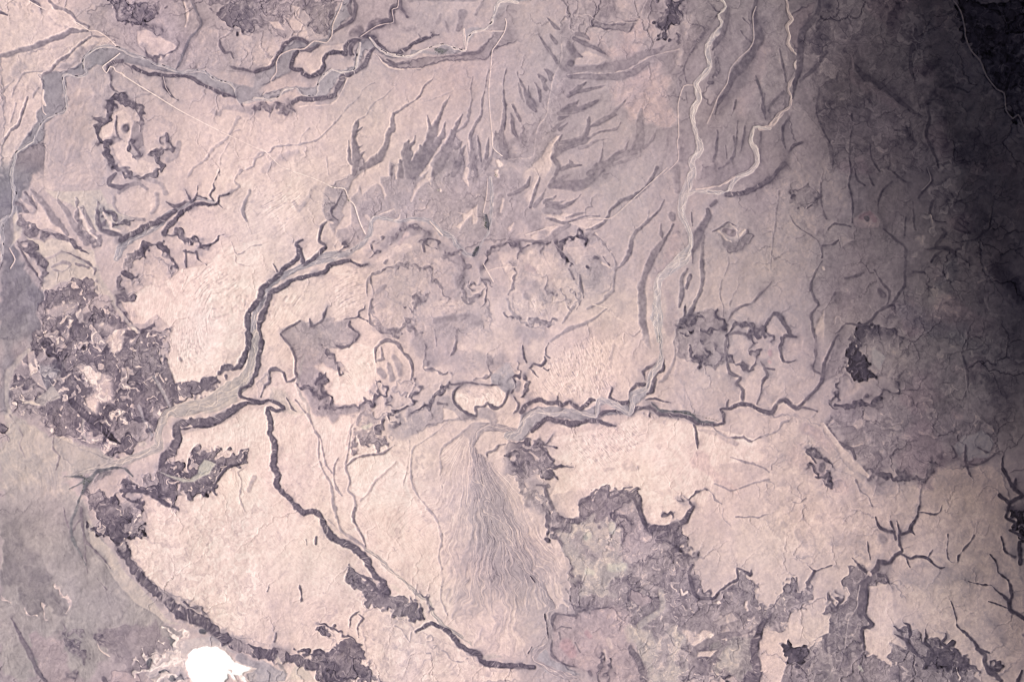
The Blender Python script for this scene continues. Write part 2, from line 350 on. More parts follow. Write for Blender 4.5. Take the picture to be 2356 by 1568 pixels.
M 150 : 1130,900 1260,830 1300,750 1260,700 1150,760 1120,850
P 205 m : 1320,760 1450,820 1540,950 1500,1050 1300,1100 1130,1140 1120,1020 1260,1000 1280,860
r 88 =darkpeak : 1090,970,9 1070,1020,12 1100,1090,9
r 98 =darkpeak : 1120,940,12 1200,970,16 1250,980,12
r 92 : 1060,1190,12 1060,1240,8
r 108 : 1050,1170,12 1150,1160,16 1230,1165,8
P 236 : 1100,1200 1300,1060 1500,1000 1600,900 1900,850 2000,700 2356,600 2356,1180 2230,1300 2200,1568 1500,1568 1550,1440 1400,1300 1300,1400 1200,1400 1150,1300
D 236 : 1500,1050 1700,900 2000,850 2300,900 2330,1150 2200,1350 2180,1568 1600,1568 1560,1300
k 218 : 1400,1010,20 1500,1100,18 1560,1160,8
r 98 : 1060,1260,6 1150,1330,14 1180,1390,8 1230,1450,9 1330,1440,10 1350,1370,5
r 100 : 1350,1490,5 1430,1470,7 1520,1440,3
s 100 =canyonwall : 2356,1190,13 2280,1270,14 2235,1340,14 2245,1450,14 2235,1568,14 2245,1620,13
k 195b : 870,880,10 900,1000,14 960,1080,12 1030,1180,12 1040,1240,10 1150,1390,8 1250,1480,6
k 138 : 560,740,3 700,800,4 860,900,6 860,960,3
k 145 : 690,860,4 800,890,4
k 165 : 470,880,5 560,840,9 640,870,5 560,920,4 480,900,4
M 138 =badland : 370,1150 560,1080 750,1000 880,1020 890,1150 860,1250 980,1240 1060,1350 1200,1440 1350,1500 1500,1520 1540,1568 330,1568 360,1400
P 205 m : 430,1250 640,1200 720,1200 700,1300 600,1330 500,1350 430,1320
P 217 m : 920,1400 1050,1410 1100,1568 940,1568
D 218 m : 1080,200 1300,180 1420,260 1380,400 1280,440 1160,380 1060,300
k 165 : 1040,240,9 1040,320,9 1100,410,7 1200,450,7 1290,470,6
k 160 : 1080,190,8 1160,140,10 1250,130,8 1330,170,6
k 172 : 1420,230,10 1410,340,8 1360,400,8
k 172 : 1330,80,12 1440,120,10 1490,220,10
k 110 : 1040,20,8 990,80,12 990,130,9 1080,150,9 1150,130,5
k 198b : 1000,300,4 1080,400,6 1200,450,4
k 155 : 2250,200,12 2180,370,12 2210,450,6
k 175 : 2060,220,5 2150,170,5 2100,120,4 2160,20,6
k 182 : 2060,640,2 2140,770,3 2250,690,2 2356,680,2
k 182 : 2120,770,2 2140,850 2250,880,2
t 205 : 80,720,2 130,820 90,900
@620 410
P 174 m : 640,180 1200,0 2356,0 2356,660 2100,640 1880,740 1700,590 1550,480 1250,450 1050,430 1000,600 940,700 830,740 700,560 620,400
P 190 m : 1400,740 1600,760 1900,860 1880,1100 2100,1160 2200,1568 1400,1568 1050,1300 1060,1150 1150,980 1250,850
N 172 : 1500,60 2000,60 2040,300 1800,420 1600,380 1480,200
v 178g =canyonriver : 10,1640,18 0,1500,15 5,1400,13 30,1310,14 100,1180,15 120,1090,14 250,980,14 400,890,14 560,820,22 700,810,26 820,790,14 950,700,14 1020,600,12 1040,470,12 1100,430,10 1250,470,10 1400,450,9 1550,480,11 1680,590,12 1780,620,10 1880,740,14 1930,770,12 2000,760,10 2050,640,6 2090,560,6 2110,430,8 2130,250,10 2130,80,8
s 98 =canyonwall : 0,1270,12 60,1180,13 80,1100,13 150,1030,12 220,970,11 280,890,12 350,840,10 400,780,9 400,710,10 385,660,7 440,635,3
s 103 =canyonwall : 420,710,5 440,820,8 450,850,9 540,800,9 640,720,10
s 100 =canyonrim : 60,1568,10 60,1400,12 90,1310,11 130,1200,11 150,1130,11 260,1070,11 350,1000,10 450,980,11 560,950,10 640,930,10 680,885,9 780,870,10 850,850,8 910,870,8 960,890,8 1020,870,3
P 228 : 460,700 520,640 620,700 570,760 450,830
k 105 : 790,220,3 740,330,5 690,380,6 690,430,6 740,470,5
k 108 : 690,470,5 610,520,8 580,600,7 580,660,7 640,700,9
k 200 : 640,570,8 620,640,6
k 220 : 660,490,5 700,500,5
r 116 : 700,700,6 760,760,8 830,740,8 800,700,5
k 130 : 180,860,2 220,920,4
P 214 : 870,180 900,120 960,60 1060,10 1220,0 1220,70 1140,80 1140,130 1180,170 1190,240 1170,270 1150,160 1110,140 1060,170 980,240 960,160 930,230 870,290 860,420 860,500 800,540 740,560 720,650 730,540 800,430 770,400 840,290 850,240
k 219 : 1590,0,8 1560,90,12 1500,130,12 1440,190,9 1400,280,2
k 219 : 1560,90,8 1570,150,2
k 217 : 1905,0,10 1890,80,12 1920,150,2
P 221 : 1820,410 1900,420 2005,340 1980,500 1950,510 1950,430 1900,470 1840,550 1800,530 1870,480 1870,430
k 219 : 2330,490,3 2290,540,8
k 215 : 1280,0,9 1290,90,4
k 160 : 2200,260,12 2180,420,12
k 205 : 2230,280,6 2200,400,6
r 108 : 1050,650,5 1060,730,7 1050,800,6
r 115 : 1120,620,10 1100,660,8
r 135 : 1200,660,8 1240,600,10 1330,530,12 1400,540,6 1450,500,12 1540,560,10
k 190r : 1370,590,16 1300,680,12
r 108 : 1540,640,6 1520,690,7 1640,730,4
r 112 : 1560,630,4 1680,680,7
r 118 : 1060,750,7 1140,740,5
k 120 : 1530,700,4 1540,760,4
r 132 : 1740,740,6 1830,780,8 1900,850,6 1880,960,4 1860,1050,4 1900,1160,4
r 140 : 1920,980,4 1960,1060,3 2050,980,3 2030,1080,3
r 108 =ringmesa : 2356,690,9 2280,670,9 2200,690,9 2150,730,9 2110,790,9 2080,840,5 2050,950,4 2080,1020,4 2140,1080,3
k 125 : 2060,1020,3 2095,1080,3 2080,1200,2 2040,1240
P 220 : 1100,820 1200,740 1300,680 1420,690 1430,720 1270,760 1200,820 1080,860
P 230 : 660,890 840,900 960,920 850,990 700,960
D 238 : 720,1050 870,900 960,940 1000,1100 1000,1240 940,1300 750,1370 700,1250
D 236 : 200,1100 420,1130 460,1250 350,1350 200,1480 100,1400 150,1200
D 236 : 1120,1290 1250,1260 1330,1330 1300,1430 1200,1400
D 226 : 1500,1300 1700,1150 1900,1200 1850,1280 1600,1350
D 236 : 100,230 330,50 450,100 480,200 430,330 250,600 180,450 60,350
k 190 : 560,200,20 480,300,20 400,360,16
k 180 : 350,310,6 400,370,10 470,330,8
r 165 : 1060,1200,8 1100,1400,10 1200,1480,10 1300,1500,9
r 168 : 1480,1230,12 1560,1150,10 1430,1290,14
k 165 : 1130,1120,8 1200,1080,10
k 160 : 1650,1350,12 1900,1330,20 2050,1380,16
P 172 m : 240,1500 330,1450 400,1380 480,1400 500,1370 520,1410 620,1360 720,1350 720,1380 850,1370 870,1410 940,1500 900,1568 250,1568
k 112 : 250,1500,3 330,1440,7 390,1390,4
k 112 : 490,1360,3 500,1420,6
k 112 : 520,1420,3 620,1360,6 640,1300,8 660,1240,3
k 105 : 800,1360,3 930,1330,5 940,1290,4 1000,1260,3 1005,1230,2
k 105 : 930,1330,4 1030,1380,4
k 110 : 860,1380,4 850,1410,5 900,1460,4 940,1500,5 900,1568,5
k 150 : 1130,950,3 1060,980,4 1020,1060,4 1015,1150,2
k 168 : 1040,1380,3 1130,1470 1260,1540,3
k 100G =scrub : 2065,430,5 2070,500,10 2085,550,5
k 100G =scrub : 2010,710,6 1980,770,6
k 244 : 853,286,4.5 858,294,4.5
k 240 : 1655,198,5 1658,204,5
k 236 : 1488,280,4 1492,284,4
k 226 : 2180,30,6 2195,70,7
k 222 : 1005,430,7 1015,450,6
k 225 : 1310,400,4 1290,440,6 1240,465,3
k 218 : 1100,410,2 1180,380,3 1240,360,2
t 235 =road : 350,30,1.6 500,80 620,130 710,175 810,185 840,250 860,290,2 900,330 930,420,2.2 960,510 1000,590,2
t 216 : 2060,860,1.6 2150,1020 
t 212 : 2080,930,1 2200,895 2356,890
t 208 : 2100,100,1.5 2090,250 2060,400
t 220 : 1580,480,2 1690,600,3
@1240 410
P 212 : 70,270 200,180 240,0 380,0 270,80 240,180 220,310 110,400
k 145 : 180,70,4 170,140,8 100,190,12 0,240,14
k 145 : 280,90,5 260,150,8 230,240,10 200,340,12
k 146 : 430,80,6 400,140,14 600,150,20 700,130,16 800,60,14 850,20,14
k 148 : 430,240,4 390,270,8 340,280,8
k 148 : 650,230,2 560,310,9 440,340,14 350,330,14
k 158 : 460,380,10 340,370,16
k 148 : 330,440,5 400,450,8 500,480,6 600,450,6 690,415,4 830,410,2
k 155 : 690,410,3 700,350,3 750,330,1
P 212 : 310,410 480,390 600,400 480,470
P 222 : 180,610 320,520 450,510 300,640 220,640
P 214 : 560,490 700,460 880,450 860,500 700,530
k 142 : 1330,0,8 1250,150,8 1150,240,8 1040,290,7 940,370,7 900,440,7 800,520,8 700,540,5
k 158 : 540,500,12 440,560,14 350,640,12 250,660,8 130,640,8 0,660,8
k 145 : 1400,280,3 1350,370,5 1260,460,6 1200,540,6 1150,570,7 1110,650,9 1090,760,8 1030,850,5 990,890,4
k 160 : 1260,370,3 1255,450,3
P 190 m : 480,700 600,600 760,560 900,680 980,880 940,1080 800,1180 680,1160 640,1000 560,860
P 206 m : 0,760 300,720 420,780 540,900 640,1050 660,1180 540,1300 400,1400 200,1420 60,1300 20,1100
P 205 : 520,720 680,690 720,830 620,860
D 225 : 200,1170 350,1150 380,1250 300,1310 230,1250
k 190r : 170,890,14 230,920,14
r 97 =ringmesa : 0,690,9 100,700,9 200,700,8 350,690,7
r 105 : 100,700,5 90,800,4
r 110 : 300,720,5 310,780,3
k 165 : 0,1160,6 30,1250,5 100,1330,6
r 84 =blackridge : 430,660,11 470,700,11 500,640,10 560,590,11 600,560,13 690,620,9 700,660,6
r 84 =blackridge : 430,720,9 480,780,10 530,830,8 570,890,4
k 128 : 550,910,5 600,1000,5
k 140 : 650,960,5 670,1100,6 690,1170,4
k 110 : 790,790,6 820,800,5
k 108 : 860,780,3 920,860,3
k 95 : 725,888,6 732,892,6
k 158 : 780,580,2 880,650,3 950,790,4 980,880,5 970,1000,6 960,1120,8
k 222 : 800,575,2 890,660,2 930,740,2
k 225 : 860,840,4 940,890,4
k 160 : 960,1110,8 900,1170,10 850,1230,6 740,1270,6
k 160 : 900,1290,3 800,1360,5 700,1400,8 550,1440,6 400,1540,5
k 162 : 600,1250,6 500,1380,3
r 148 : 490,1100,6 530,1200,8 540,1270,6
r 150 : 380,1000,6 420,1150,6
r 155 : 200,1400,12 300,1370,10 400,1350,12
r 150 : 100,1330,8 0,1300,6
k 165 : 170,1130,14 190,1150,12
P 186 r : 1300,900 1500,560 1600,760 1540,850 1400,930 1330,1050 1280,1100
k 146 =longband : 1470,500,3 1440,590,4 1400,650,8 1330,750,14 1270,880,16 1220,1020,16 1210,1150,16 1220,1400,16 1270,1568,14
k 128 : 1475,500,2 1400,660,3 1360,760,2
k 146 : 1365,500,3 1370,600,12 1380,640,10
k 146 : 1455,420,12 1465,450,10
k 160 : 1500,0,20 1520,200,14
v 198g =brightriver : 1660,0,15.6 1620,130,20.8 1570,250,20.8 1540,400,18.2 1580,500,15.6 1620,600,13.0 1620,720,15.6 1540,830,31.2 1440,930,23.4 1350,1010,18.2 1340,1150,15.6 1345,1350,31.2 1350,1480,18.2 1360,1568,7.8
v 200g =eastriver : 2210,0,9.1 2060,90,13.0 1990,200,10.4 1870,210,11.7 1690,190,11.7 1600,250,7.8
v 195 : 1690,180,5 1900,150,5 2060,60,5
k 135 : 1870,290,10 1820,330,8
k 124 : 1790,360,9 1800,410,10 1760,480,14 1700,600,16 1670,690,12 1640,760,6 1640,850,4
k 142 : 1640,400,3 1650,520,3
k 143 : 1590,920,10 1550,1000,10 1560,1080,12 1550,1250,10
k 143 : 1620,980,6 1600,1080,6
s 112 : 1980,230,12 2050,230,14 2150,210,14 2240,160,12 2356,90,10
k 145 : 1740,620,6 1710,800,8 1730,1000,8 1720,1130,7 1690,1200,6 1640,1310,7 1600,1330,5 1600,1230,4
k 160 : 1960,820,3 1960,900,3 1910,1050,3 1900,1150,3 1940,1250,3 1950,1340,2
k 165 : 2080,1050,2 2010,1200,2 2000,1290,2
P 142 m : 1880,600 1950,680 2080,650 2160,560 2200,620 2100,740 1980,780 1910,700
C 150 =cone : 1930,560,14 1990,590,18 2010,590,18
k 225 : 2090,610,5 2130,560,2
k 212 : 1870,550,3 1930,640,5 1990,665,3
k 212 : 1990,510,3 2060,570,3
k 138 : 1820,570,2 1900,520,4 1970,490,4 2050,530,4
P 162 m : 1510,1400 1600,1320 1850,1280 1980,1400 1990,1568 1500,1568
r 86 =curlmesa : 1520,1440,8 1540,1400,8 1620,1370,9 1720,1350,9 1750,1370,5
k 98 : 1590,1330,4 1600,1250,4
k 96 : 1640,1310,5 1680,1260,4
r 88 : 1530,1460,8 1570,1440,4
r 92 : 1650,1470,6 1700,1460,5
r 92 : 1570,1530,4 1620,1510,4
r 92 =curlmesa : 1860,1300,6 1920,1370,9 1960,1450,9 1990,1490,6
r 98 : 1800,1470,7 1900,1470,7
r 115 : 2150,1400,18 2200,1450,20 2310,1420,12 2320,1500,10
k 138 : 2356,1050,3 2250,1170,5 2180,1230,4 2080,1260,6 2020,1320,5 1990,1380,5
k 130 : 2000,1500,6 2060,1475,8 2140,1480,6 2190,1520,5
t 212 : 1430,0,1 1100,300 930,450,2 780,450 550,495,1.5
t 225 : 760,1225,2 900,1260,1.5
t 218 : 950,1330,1.2 1100,1410 1200,1460
t 222 : 420,520,1.5 160,600,1.5
@1860 410
N 186 f30 : 0,160 160,60 260,0 800,0 800,500 600,450 520,700 440,1000 240,880 80,960 0,1100
N 164 f20 : 560,700 600,540 800,520 1050,540 1280,700 1300,980 1150,1250 980,1410 660,1420 520,1250 450,1100 500,950
N 158 f25 : 830,0 1130,0 1320,120 1500,230 1300,450 1270,640 1080,540 1020,420 830,460
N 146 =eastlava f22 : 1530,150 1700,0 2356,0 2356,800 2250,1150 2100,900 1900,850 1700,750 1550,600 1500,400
N 152 =greyplain f22 : 1330,980 1700,760 2200,1120 2356,1200 2356,1568 1000,1568 1000,1410 1200,1230
k 110 : 0,150,5 80,100,9 180,0,9
k 112 : 800,0,5 790,150,5 810,300,5 810,480,4
k 118 : 830,0,4 850,80,5 920,140,3
k 122 : 950,50,3 990,140,3
k 108 : 1160,120,4 1080,190,6 1040,280,5 1040,400,4
k 92 : 1500,0,8 1540,100,7 1450,200,6 1410,270,4
t 165 : 1490,0,2 1520,110 1440,200,2
k 108 : 1130,0,4 1220,70,5 1320,110,6
k 135 : 540,130,4 550,300,5 590,450,6
P 168 m : 280,200 420,150 540,250 480,310 370,360 290,300
r 98 : 285,240,6 300,245,6
r 100 : 510,170,4 540,260,8 480,310,6 370,360,5
k 160 : 160,200,3 130,500,4 110,700,3 70,950,2
k 145 : 270,440,3 320,530,3 500,640,3 540,700,3
P 186r =redcrater : 820,440 900,370 1000,390 1060,460 1040,520 900,540 820,500
k 165R : 900,430,12 960,400,10 1010,460,10
k 128 : 935,440,10 945,450,10
k 122 : 600,560,4 660,490,6 800,520,4
k 112 : 560,700,5 650,690,5 700,660,3
k 125 : 550,720,4 560,800,4
k 118 : 560,840,4 480,960,5 440,1080,6 470,1180,5 500,1230,5 440,1310,5 440,1400,5 450,1480,5 480,1568,5
k 115 : 1080,540,3 1180,620,5 1260,680,5 1290,760,4 1300,950,4 1320,980,4
k 118 : 1290,440,3 1270,600,3
k 118 : 1360,300,4 1370,550,4
k 90 : 1380,940,3 1460,950,6 1490,970,4
k 106 : 1310,980,6 1310,1060,8 1240,1140,7 1180,1220,6 1060,1290,6 960,1400,6 870,1430,5 740,1415,5 650,1500,4
k 122 : 1040,920,3 1110,1030,4 1170,1100,4 1140,1210,4 1060,1290,3
k 128 : 760,980,3 850,960,5 940,940,8
k 128 : 1090,1100,14 1110,1130,14
k 100 : 1560,720,14 1640,600,10 1610,560,6
k 96 : 1480,740,4 1660,745,10 1760,800,7 1850,860,4
k 98 : 1530,860,3 1560,800,8 1620,760,8
k 84 : 2090,520,6 1990,600,5 1920,660,4 1700,690,3
k 90 : 1530,300,8 1510,400,5 1560,490,4 1640,500,4
k 82 : 1700,230,3 1740,290,6 1820,310,2
k 82 : 1780,460,4 1850,510,6
k 82 : 1720,560,3 1860,600,5 1760,500,3
k 215 : 568,900,6 572,908,6
k 190 : 768,1085,6 772,1095,6
r 182 : 1490,440,6 1540,560,7 1570,620,8
N 190 : 1360,650 1450,620 1470,700 1400,740
N 188 : 1500,1150 1620,1160 1600,1240 1700,1290 1850,1310 1860,1390 1750,1330 1550,1260
P 190 : 690,590 800,620 830,640 760,690 730,720
P 198 : 400,470 500,530 490,600 420,530
k 190 : 430,70,6 480,120,4
P 195 : 190,1200 260,1290 310,1340 300,1420 250,1400 200,1300
k 205 : 2000,900,6
k 112 : 0,1480,5 40,1380,6 110,1300,7 180,1330,8 210,1400,8 250,1480,8 300,1500,6 200,1490,8 180,1568,6
P 208 : 20,1568 40,1440 100,1370 160,1440 200,1480 160,1568
P 208 : 470,1460 540,1280 560,1568 500,1568
r 190 : 680,1340,5 650,1400,4 620,1440,3
M 92 =blackfield : 830,1568 870,1440 1050,1430 1170,1480 1170,1568
r 96 : 1170,1480,6 1280,1530,7
@0 820
F 166 a95 : 0,0 340,0 260,120 240,320 150,370 130,600 100,640 0,700
k 192b : 280,120,6 180,220,14 110,320,16 70,450,12 60,600,10 100,720,10
F 190b a70 : 60,700 200,740 380,860 480,900 640,1000 900,1010 1000,1100 1000,1150 800,1200 550,1250 700,1400 850,1568 0,1568 0,1000 60,950
P 215b : 480,900 640,920 650,1000 560,1050
P 205b : 650,980 900,1010 1000,1080 900,1120 760,1100
M 136 =badland : 340,0 1500,0 1530,80 1400,120 1560,300 1560,450 1700,400 1900,360 2000,260 2050,300 1980,380 1850,520 1720,590 1520,660 1450,760 1370,900 1250,960 1100,1050 1000,1060 950,1000 880,990 700,960 640,880 500,880 380,800 260,740 140,650 140,500 160,380 250,320 260,150 330,110
P 230 m : 680,260 780,240 950,330 1010,420 1000,600 880,600 860,720 780,640 760,560 830,500 800,400 720,300
P 217 m : 940,0 1130,0 1100,120 1040,170 960,60
P 210 m : 700,20 740,40 730,110 700,100
P 236 : 1560,0 2200,0 2150,100 2000,150 2000,250 1900,330 1750,380 1570,440 1500,250 1530,100
D 236 : 1600,0 2180,0 2100,120 1980,200 1700,350 1580,300
N 150g : 360,220 500,240 560,300 440,420 400,480 370,330
P 203 : 260,140 320,130 400,350 430,500 300,370 290,340
P 190b : 210,600 330,590 480,440 550,550 430,600 400,640 230,620
k 185b : 640,640,4 740,720,9 740,860,6 770,930,4
k 180g : 1380,380,8 1450,500,10 1520,640,8
k 180g : 1240,620,5 1300,760,7 1370,880,5
r 85 =badspine : 400,0,10 460,120,12 560,260,14 680,320,8
s 86 =badspine : 640,590,14 720,680,18 820,760,18 920,840,14 1000,920,10 1070,970,6
M 112 : 0,800 90,830 90,900 30,1010 0,950
k 150 : 480,900,2 460,1000,3 520,1080,4 480,1200,3
k 168 : 90,720,3 200,900,3 180,980,3 230,1100,3
v 186b =canyonriver : 2310,-20,16 2300,0,18 2290,130,20 2230,300,26 2150,440,36 2000,530,38 1850,620,34 1650,680,32 1500,700,18 1430,850,18 1420,980,22 1300,1040,18 1150,1110,18 950,1180,18 750,1220,14 600,1250,8
P 200b : 1960,560 2110,520 2120,600 1950,680 1800,720 1850,660
P 152b : 860,1290 1000,1240 1010,1190 900,1220 840,1330
k 222b : 1260,970,9 1290,960,9
k 110G =delta : 1200,1240,4.8 1130,1180,4.8 1000,1190,6.4 870,1215,8.0 820,1280,12.8 760,1330,14.4 740,1420,8.0
k 115G =delta : 560,1250,3.2 700,1260,6.4 750,1280,12.8
k 135G : 620,1370,3 740,1310,4
s 98 =canyonwall : 2250,0,14 2230,100,12 2180,200,14 2130,280,12 2080,310,6
r 105 : 2030,290,12 1990,330,10
r 105 : 1920,370,12 1880,390,10
s 96 =canyonrim : 2356,60,9 2340,100,10 2320,200,12 2300,320,10 2260,400,9 2240,440,8 2210,460,5
s 96 : 2210,450,5 2150,480,6 2140,540,6 2200,570,7 2356,590,5
s 104 =southrim : 2356,600,6 2200,610,9 2100,660,14 1980,720,16 1850,790,20 1700,790,20 1590,800,14 1580,860,16 1600,930,18 1540,1010,22 1460,1070,18 1440,1150,14
k 84 : 2100,690,4 1900,810,6 1760,830,6 1600,850,6
P 238 : 1690,870 1900,840 2150,690 2356,630 2356,1568 1620,1568 1560,1420 1720,1450 1920,1400 2040,1220 2240,1060 1920,1080 1860,1005 1800,1010 1690,1190 1650,1130 1560,1100 1600,1000 1640,900
P 228 m : 1280,1370 1400,1430 1500,1510 1620,1568 1300,1568 1270,1480
M 122 =forkmesa : 1430,1100 1560,1110 1640,1120 1690,1190 1730,1100 1800,1010 1860,1005 1910,1080 2060,1050 2120,1080 2240,1060 2180,1170 2030,1220 1930,1340 1920,1400 1720,1450 1550,1400 1590,1568 1500,1540 1350,1400 1230,1360 1100,1390 1080,1310 1150,1250 1250,1260 1400,1220 1430,1180
P 212G : 1430,1210 1700,1300 1780,1250 1800,1180 1850,1120 1950,1160 1880,1250 1750,1320 1650,1320
k 86 : 2240,1060,4 2180,1160,6 2040,1210,7 1960,1300,6 1920,1400,5 1950,1440,3
k 86 : 1100,1380,9 1230,1360,8 1350,1400,8 1480,1490,9 1600,1550,8
r 104 : 1100,1390,10 1200,1450,14 1260,1500,16 1240,1568,18
M 112 : 870,1568 900,1480 1000,1430 1080,1500 1100,1568
M 150 : 780,1370 850,1370 950,1450 880,1540 800,1480
k 180 : 2240,1180,2 2150,1250,4 2180,1320,3 2160,1450,3 2200,1568,3
k 188 m : 2300,1280,10 2240,1400,8
k 185 : 1615,200,8 1625,208,8
@620 820
P 172 m : 240,0 940,0 880,80 800,80 780,120 600,100 700,180 720,230 770,240 800,290 840,350 760,330 600,250 540,270 620,340 600,400 620,480 650,520 700,580 780,620 880,610 930,640 950,610 1040,590 1100,600 1050,650 900,700 760,700 600,720 520,690 480,560 420,420 380,340 380,230 350,150 280,80
P 240 : 620,300 780,340 850,350 780,240 740,160 900,60 1060,100 1100,380 1200,460 1140,520 1030,560 930,630 780,600 680,540 620,440
D 238 : 850,100 1050,120 1080,350 1000,450 800,450 780,300
k 185b : 440,180,4 420,330,5 400,420,7 440,540,7 480,600,6 490,700,5
P 222 : 210,0 340,160 370,230 340,370 280,340 220,280 120,270 100,60
P 212 m : 20,420 130,320 150,390 90,460 40,560
P 227 : 200,700 450,700 560,900 570,1100 650,1300 720,1568 480,1568 300,1300 240,1000
N 206b : 200,440 300,500 440,660 480,700 300,700 300,620 160,540
k 130 : 290,540,3 340,630,4 390,670,3
k 222 : 320,510,8 390,600,9 440,660,6
k 150 : 380,560,3 460,680,3
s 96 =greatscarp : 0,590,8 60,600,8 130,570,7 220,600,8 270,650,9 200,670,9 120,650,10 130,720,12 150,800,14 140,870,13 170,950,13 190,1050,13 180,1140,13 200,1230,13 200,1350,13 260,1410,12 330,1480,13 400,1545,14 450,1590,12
k 112 : 240,0,3 300,90,5 350,160,5 380,230,5 370,320,5 390,360,8 300,400,6 270,330,5 200,290,6 140,310,4 150,390,6 100,430,5 60,540,4
r 108 : 590,100,3 660,140,7 700,190,7 730,240,6 770,240,4 770,320,11 820,330,5
k 112 : 740,100,4 790,110,5 870,80,4 900,20,4
r 122 : 590,320,8 600,380,14 580,420,8
r 120 : 440,420,12 520,440,12 560,520,12 640,530,10
r 110 : 620,400,4 610,470,5 650,520,6 700,590,8 780,640,12 870,620,8 940,650,9 990,600,5 1030,610,8 1050,550,8 1130,520,5 1200,515,5 1210,470,5 1140,420,4 1090,400,2
r 135 : 600,620,14 740,640,14 820,680,8
P 190 m : 1060,420 1190,440 1190,510 1060,520 1020,480
k 143 : 1090,250,5 1090,120,7 1150,60,8 1210,40,8 1290,70,8 1350,150,7 1410,220,7 1430,300,5 1420,380,5
k 150 : 1100,240,6 1160,220,7 1140,100,5
P 215 : 1150,110 1220,80 1290,120 1350,250 1360,340 1320,300 1260,190 1200,200
k 172 : 1250,200,14 1300,270,20 1310,340,14
k 160 : 1130,320,16 1160,360,14
k 165 : 1200,260,6 1230,380,14
P 208 m : 1270,400 1400,390 1460,430 1400,500 1320,520 1260,480
r 108 : 1430,390,5 1470,430,5 1410,510,5 1420,580,5 1370,640,7 1300,650,7 1240,640,6 1210,600,6 1220,560,5 1280,530,3
P 176 m : 1500,640 1650,560 1760,530 1820,600 1900,700 2000,760 1800,760 1600,800 1400,900 1350,720
t 205 : 1440,420,3 1380,540 1360,620 1270,655 1200,640,4 1100,720,4
r 115 : 1240,680,6 1170,690,8 1190,750,6 1240,810,5 1280,790,4 1270,720,4
r 104 : 1370,680,6 1430,670,7 1500,630,8 1560,600,9 1640,520,8 1740,510,7 1790,470,7 1780,400,5 1780,330,2
k 112 : 1800,430,5 1860,430,5 1920,420,5 2000,430,4 2100,440,4 2220,440,1
N 178g : 2150,330 2300,300 2340,440 2280,480 2160,440
P 240 : 1830,500 1960,450 2200,460 2270,520 2190,640 2080,600 1990,640 1990,720 1890,690 1830,600
D 238 =palemesa : 1850,510 1960,460 2200,470 2250,520 2180,620 2080,590 1980,630 1900,660 1840,590
k 108 : 1900,430,4 1830,490,7 1810,560,6 1820,630,6 1890,690,6 1990,730,5 1990,650,5 2060,640,4 2100,610,5 2160,660,6 2220,640,6 2270,580,6 2300,500,8
k 170 : 2050,700,20 2120,720,26 2150,780,16
k 140 : 1660,600,5 1740,620,5
P 222 : 1700,650 1790,680 1830,740 1700,760
r 104 : 1140,800,7 1100,880,9
M 165 : 950,900 1180,900 1200,1000 1050,1050 980,1000
M 185 : 840,950 1000,700 1150,680 1100,800 1060,900 950,910 900,1050
k 224G : 1000,830,10 1040,810,8
P 246 : 850,1160 1100,1090 1200,1060 1300,1100 1100,1280 980,1470 900,1400 860,1230
P 242 : 960,1500 1100,1310 1300,1130 1380,1200 1400,1400 1560,1568 960,1568
k 160 : 480,700,6 520,830,5 570,900,5 600,1000,4 640,1150,4 700,1220,2
k 160 : 560,900,3 570,1100,4 640,1240,4 700,1350,6 720,1500,7 740,1568,7
k 160 : 870,850,3 850,1000,3 830,1180,4 870,1300,5 850,1380,5 910,1440,5 920,1568,5
k 148 : 840,1160,3 920,1110,5 1040,1080,6 1150,1060,5 1240,1000,4
k 182 : 1270,1130,2 1100,1300,3 1020,1420,3 960,1480,2
k 155 : 750,1080,2 720,1150,4 720,1280,4 750,1380,5 790,1430,5
k 192 : 1390,960,2 1380,1200,3 1350,1340,2
k 174 : 1700,820,2 1600,900,3 1480,980,3 1410,1050,4 1430,1300,4 1480,1430,4 1600,1568,4
k 195 : 830,960,4 870,830,3 930,760,3
P 190 : 1760,950 1880,860 1980,790 2130,790 2000,850 1930,960
v 176 =fanriver : 2380,880,14 2356,870,14 2200,840,20 2050,850,16 1960,950,18 1950,1020,12 1980,1150,12 1990,1280,18 2050,1400,24 2080,1568,28
k 175 : 2130,800,4 1980,790,4 1880,860,4 1760,960,4 1690,1020,4 1680,1150,4 1700,1350,4 1730,1568,4
k 148 : 2090,1090,3 2090,1050,5 2150,1040,5 2200,990,5 2260,980,4
P 222 : 2100,1080 2220,1000 2260,1010 2250,1090 2160,1110
r 92 : 2310,1070,8 2320,1130,8 2356,1150,6
k 205G : 2060,1130,12 2080,1180,10
k 178 : 2210,1240,6 2215,1260,6
@1240 820
P 234 : 400,900 1000,780 1250,680 1700,800 2356,950 2356,1100 1900,1150 1700,1568 1190,1568 1120,1440 700,1400 400,1450 480,1300 400,1200 600,1190 430,1100 300,1000 420,900
D 232 : 420,920 900,800 1200,750 1300,900 1000,1150 700,1180 560,1150 420,1050
D 230 : 400,200 800,0 1100,0 1120,300 1100,480 1000,580 950,500 800,540 560,560 420,560 200,520 210,380
P 178g =brightriver : 120,720 250,640 400,640 560,660 700,650 790,600 900,560 1100,620 1130,500 1290,480 1400,240 1420,250 1320,400 1300,510 1140,640 1120,700 980,690 820,700 780,740 560,750 350,730 250,800 180,900 130,960 0,930 0,880 100,870
P 200r : 830,610 900,590 1010,650 900,660 830,680
k 118 : 150,70,3 160,180,5 180,240,4
k 118 : 380,50,4 360,150,4 390,190,3
r 102 : 90,230,2 130,270,6 110,350,10 60,420,10 30,500,6
r 102 : 170,350,6 175,430,10 150,500,9 130,550,4
k 165 : 110,420,9 90,500,9
k 110 : 210,290,4 250,250,5 310,260,5 350,220,6 350,180,6
k 110 : 330,280,4 360,310,4 390,295,2
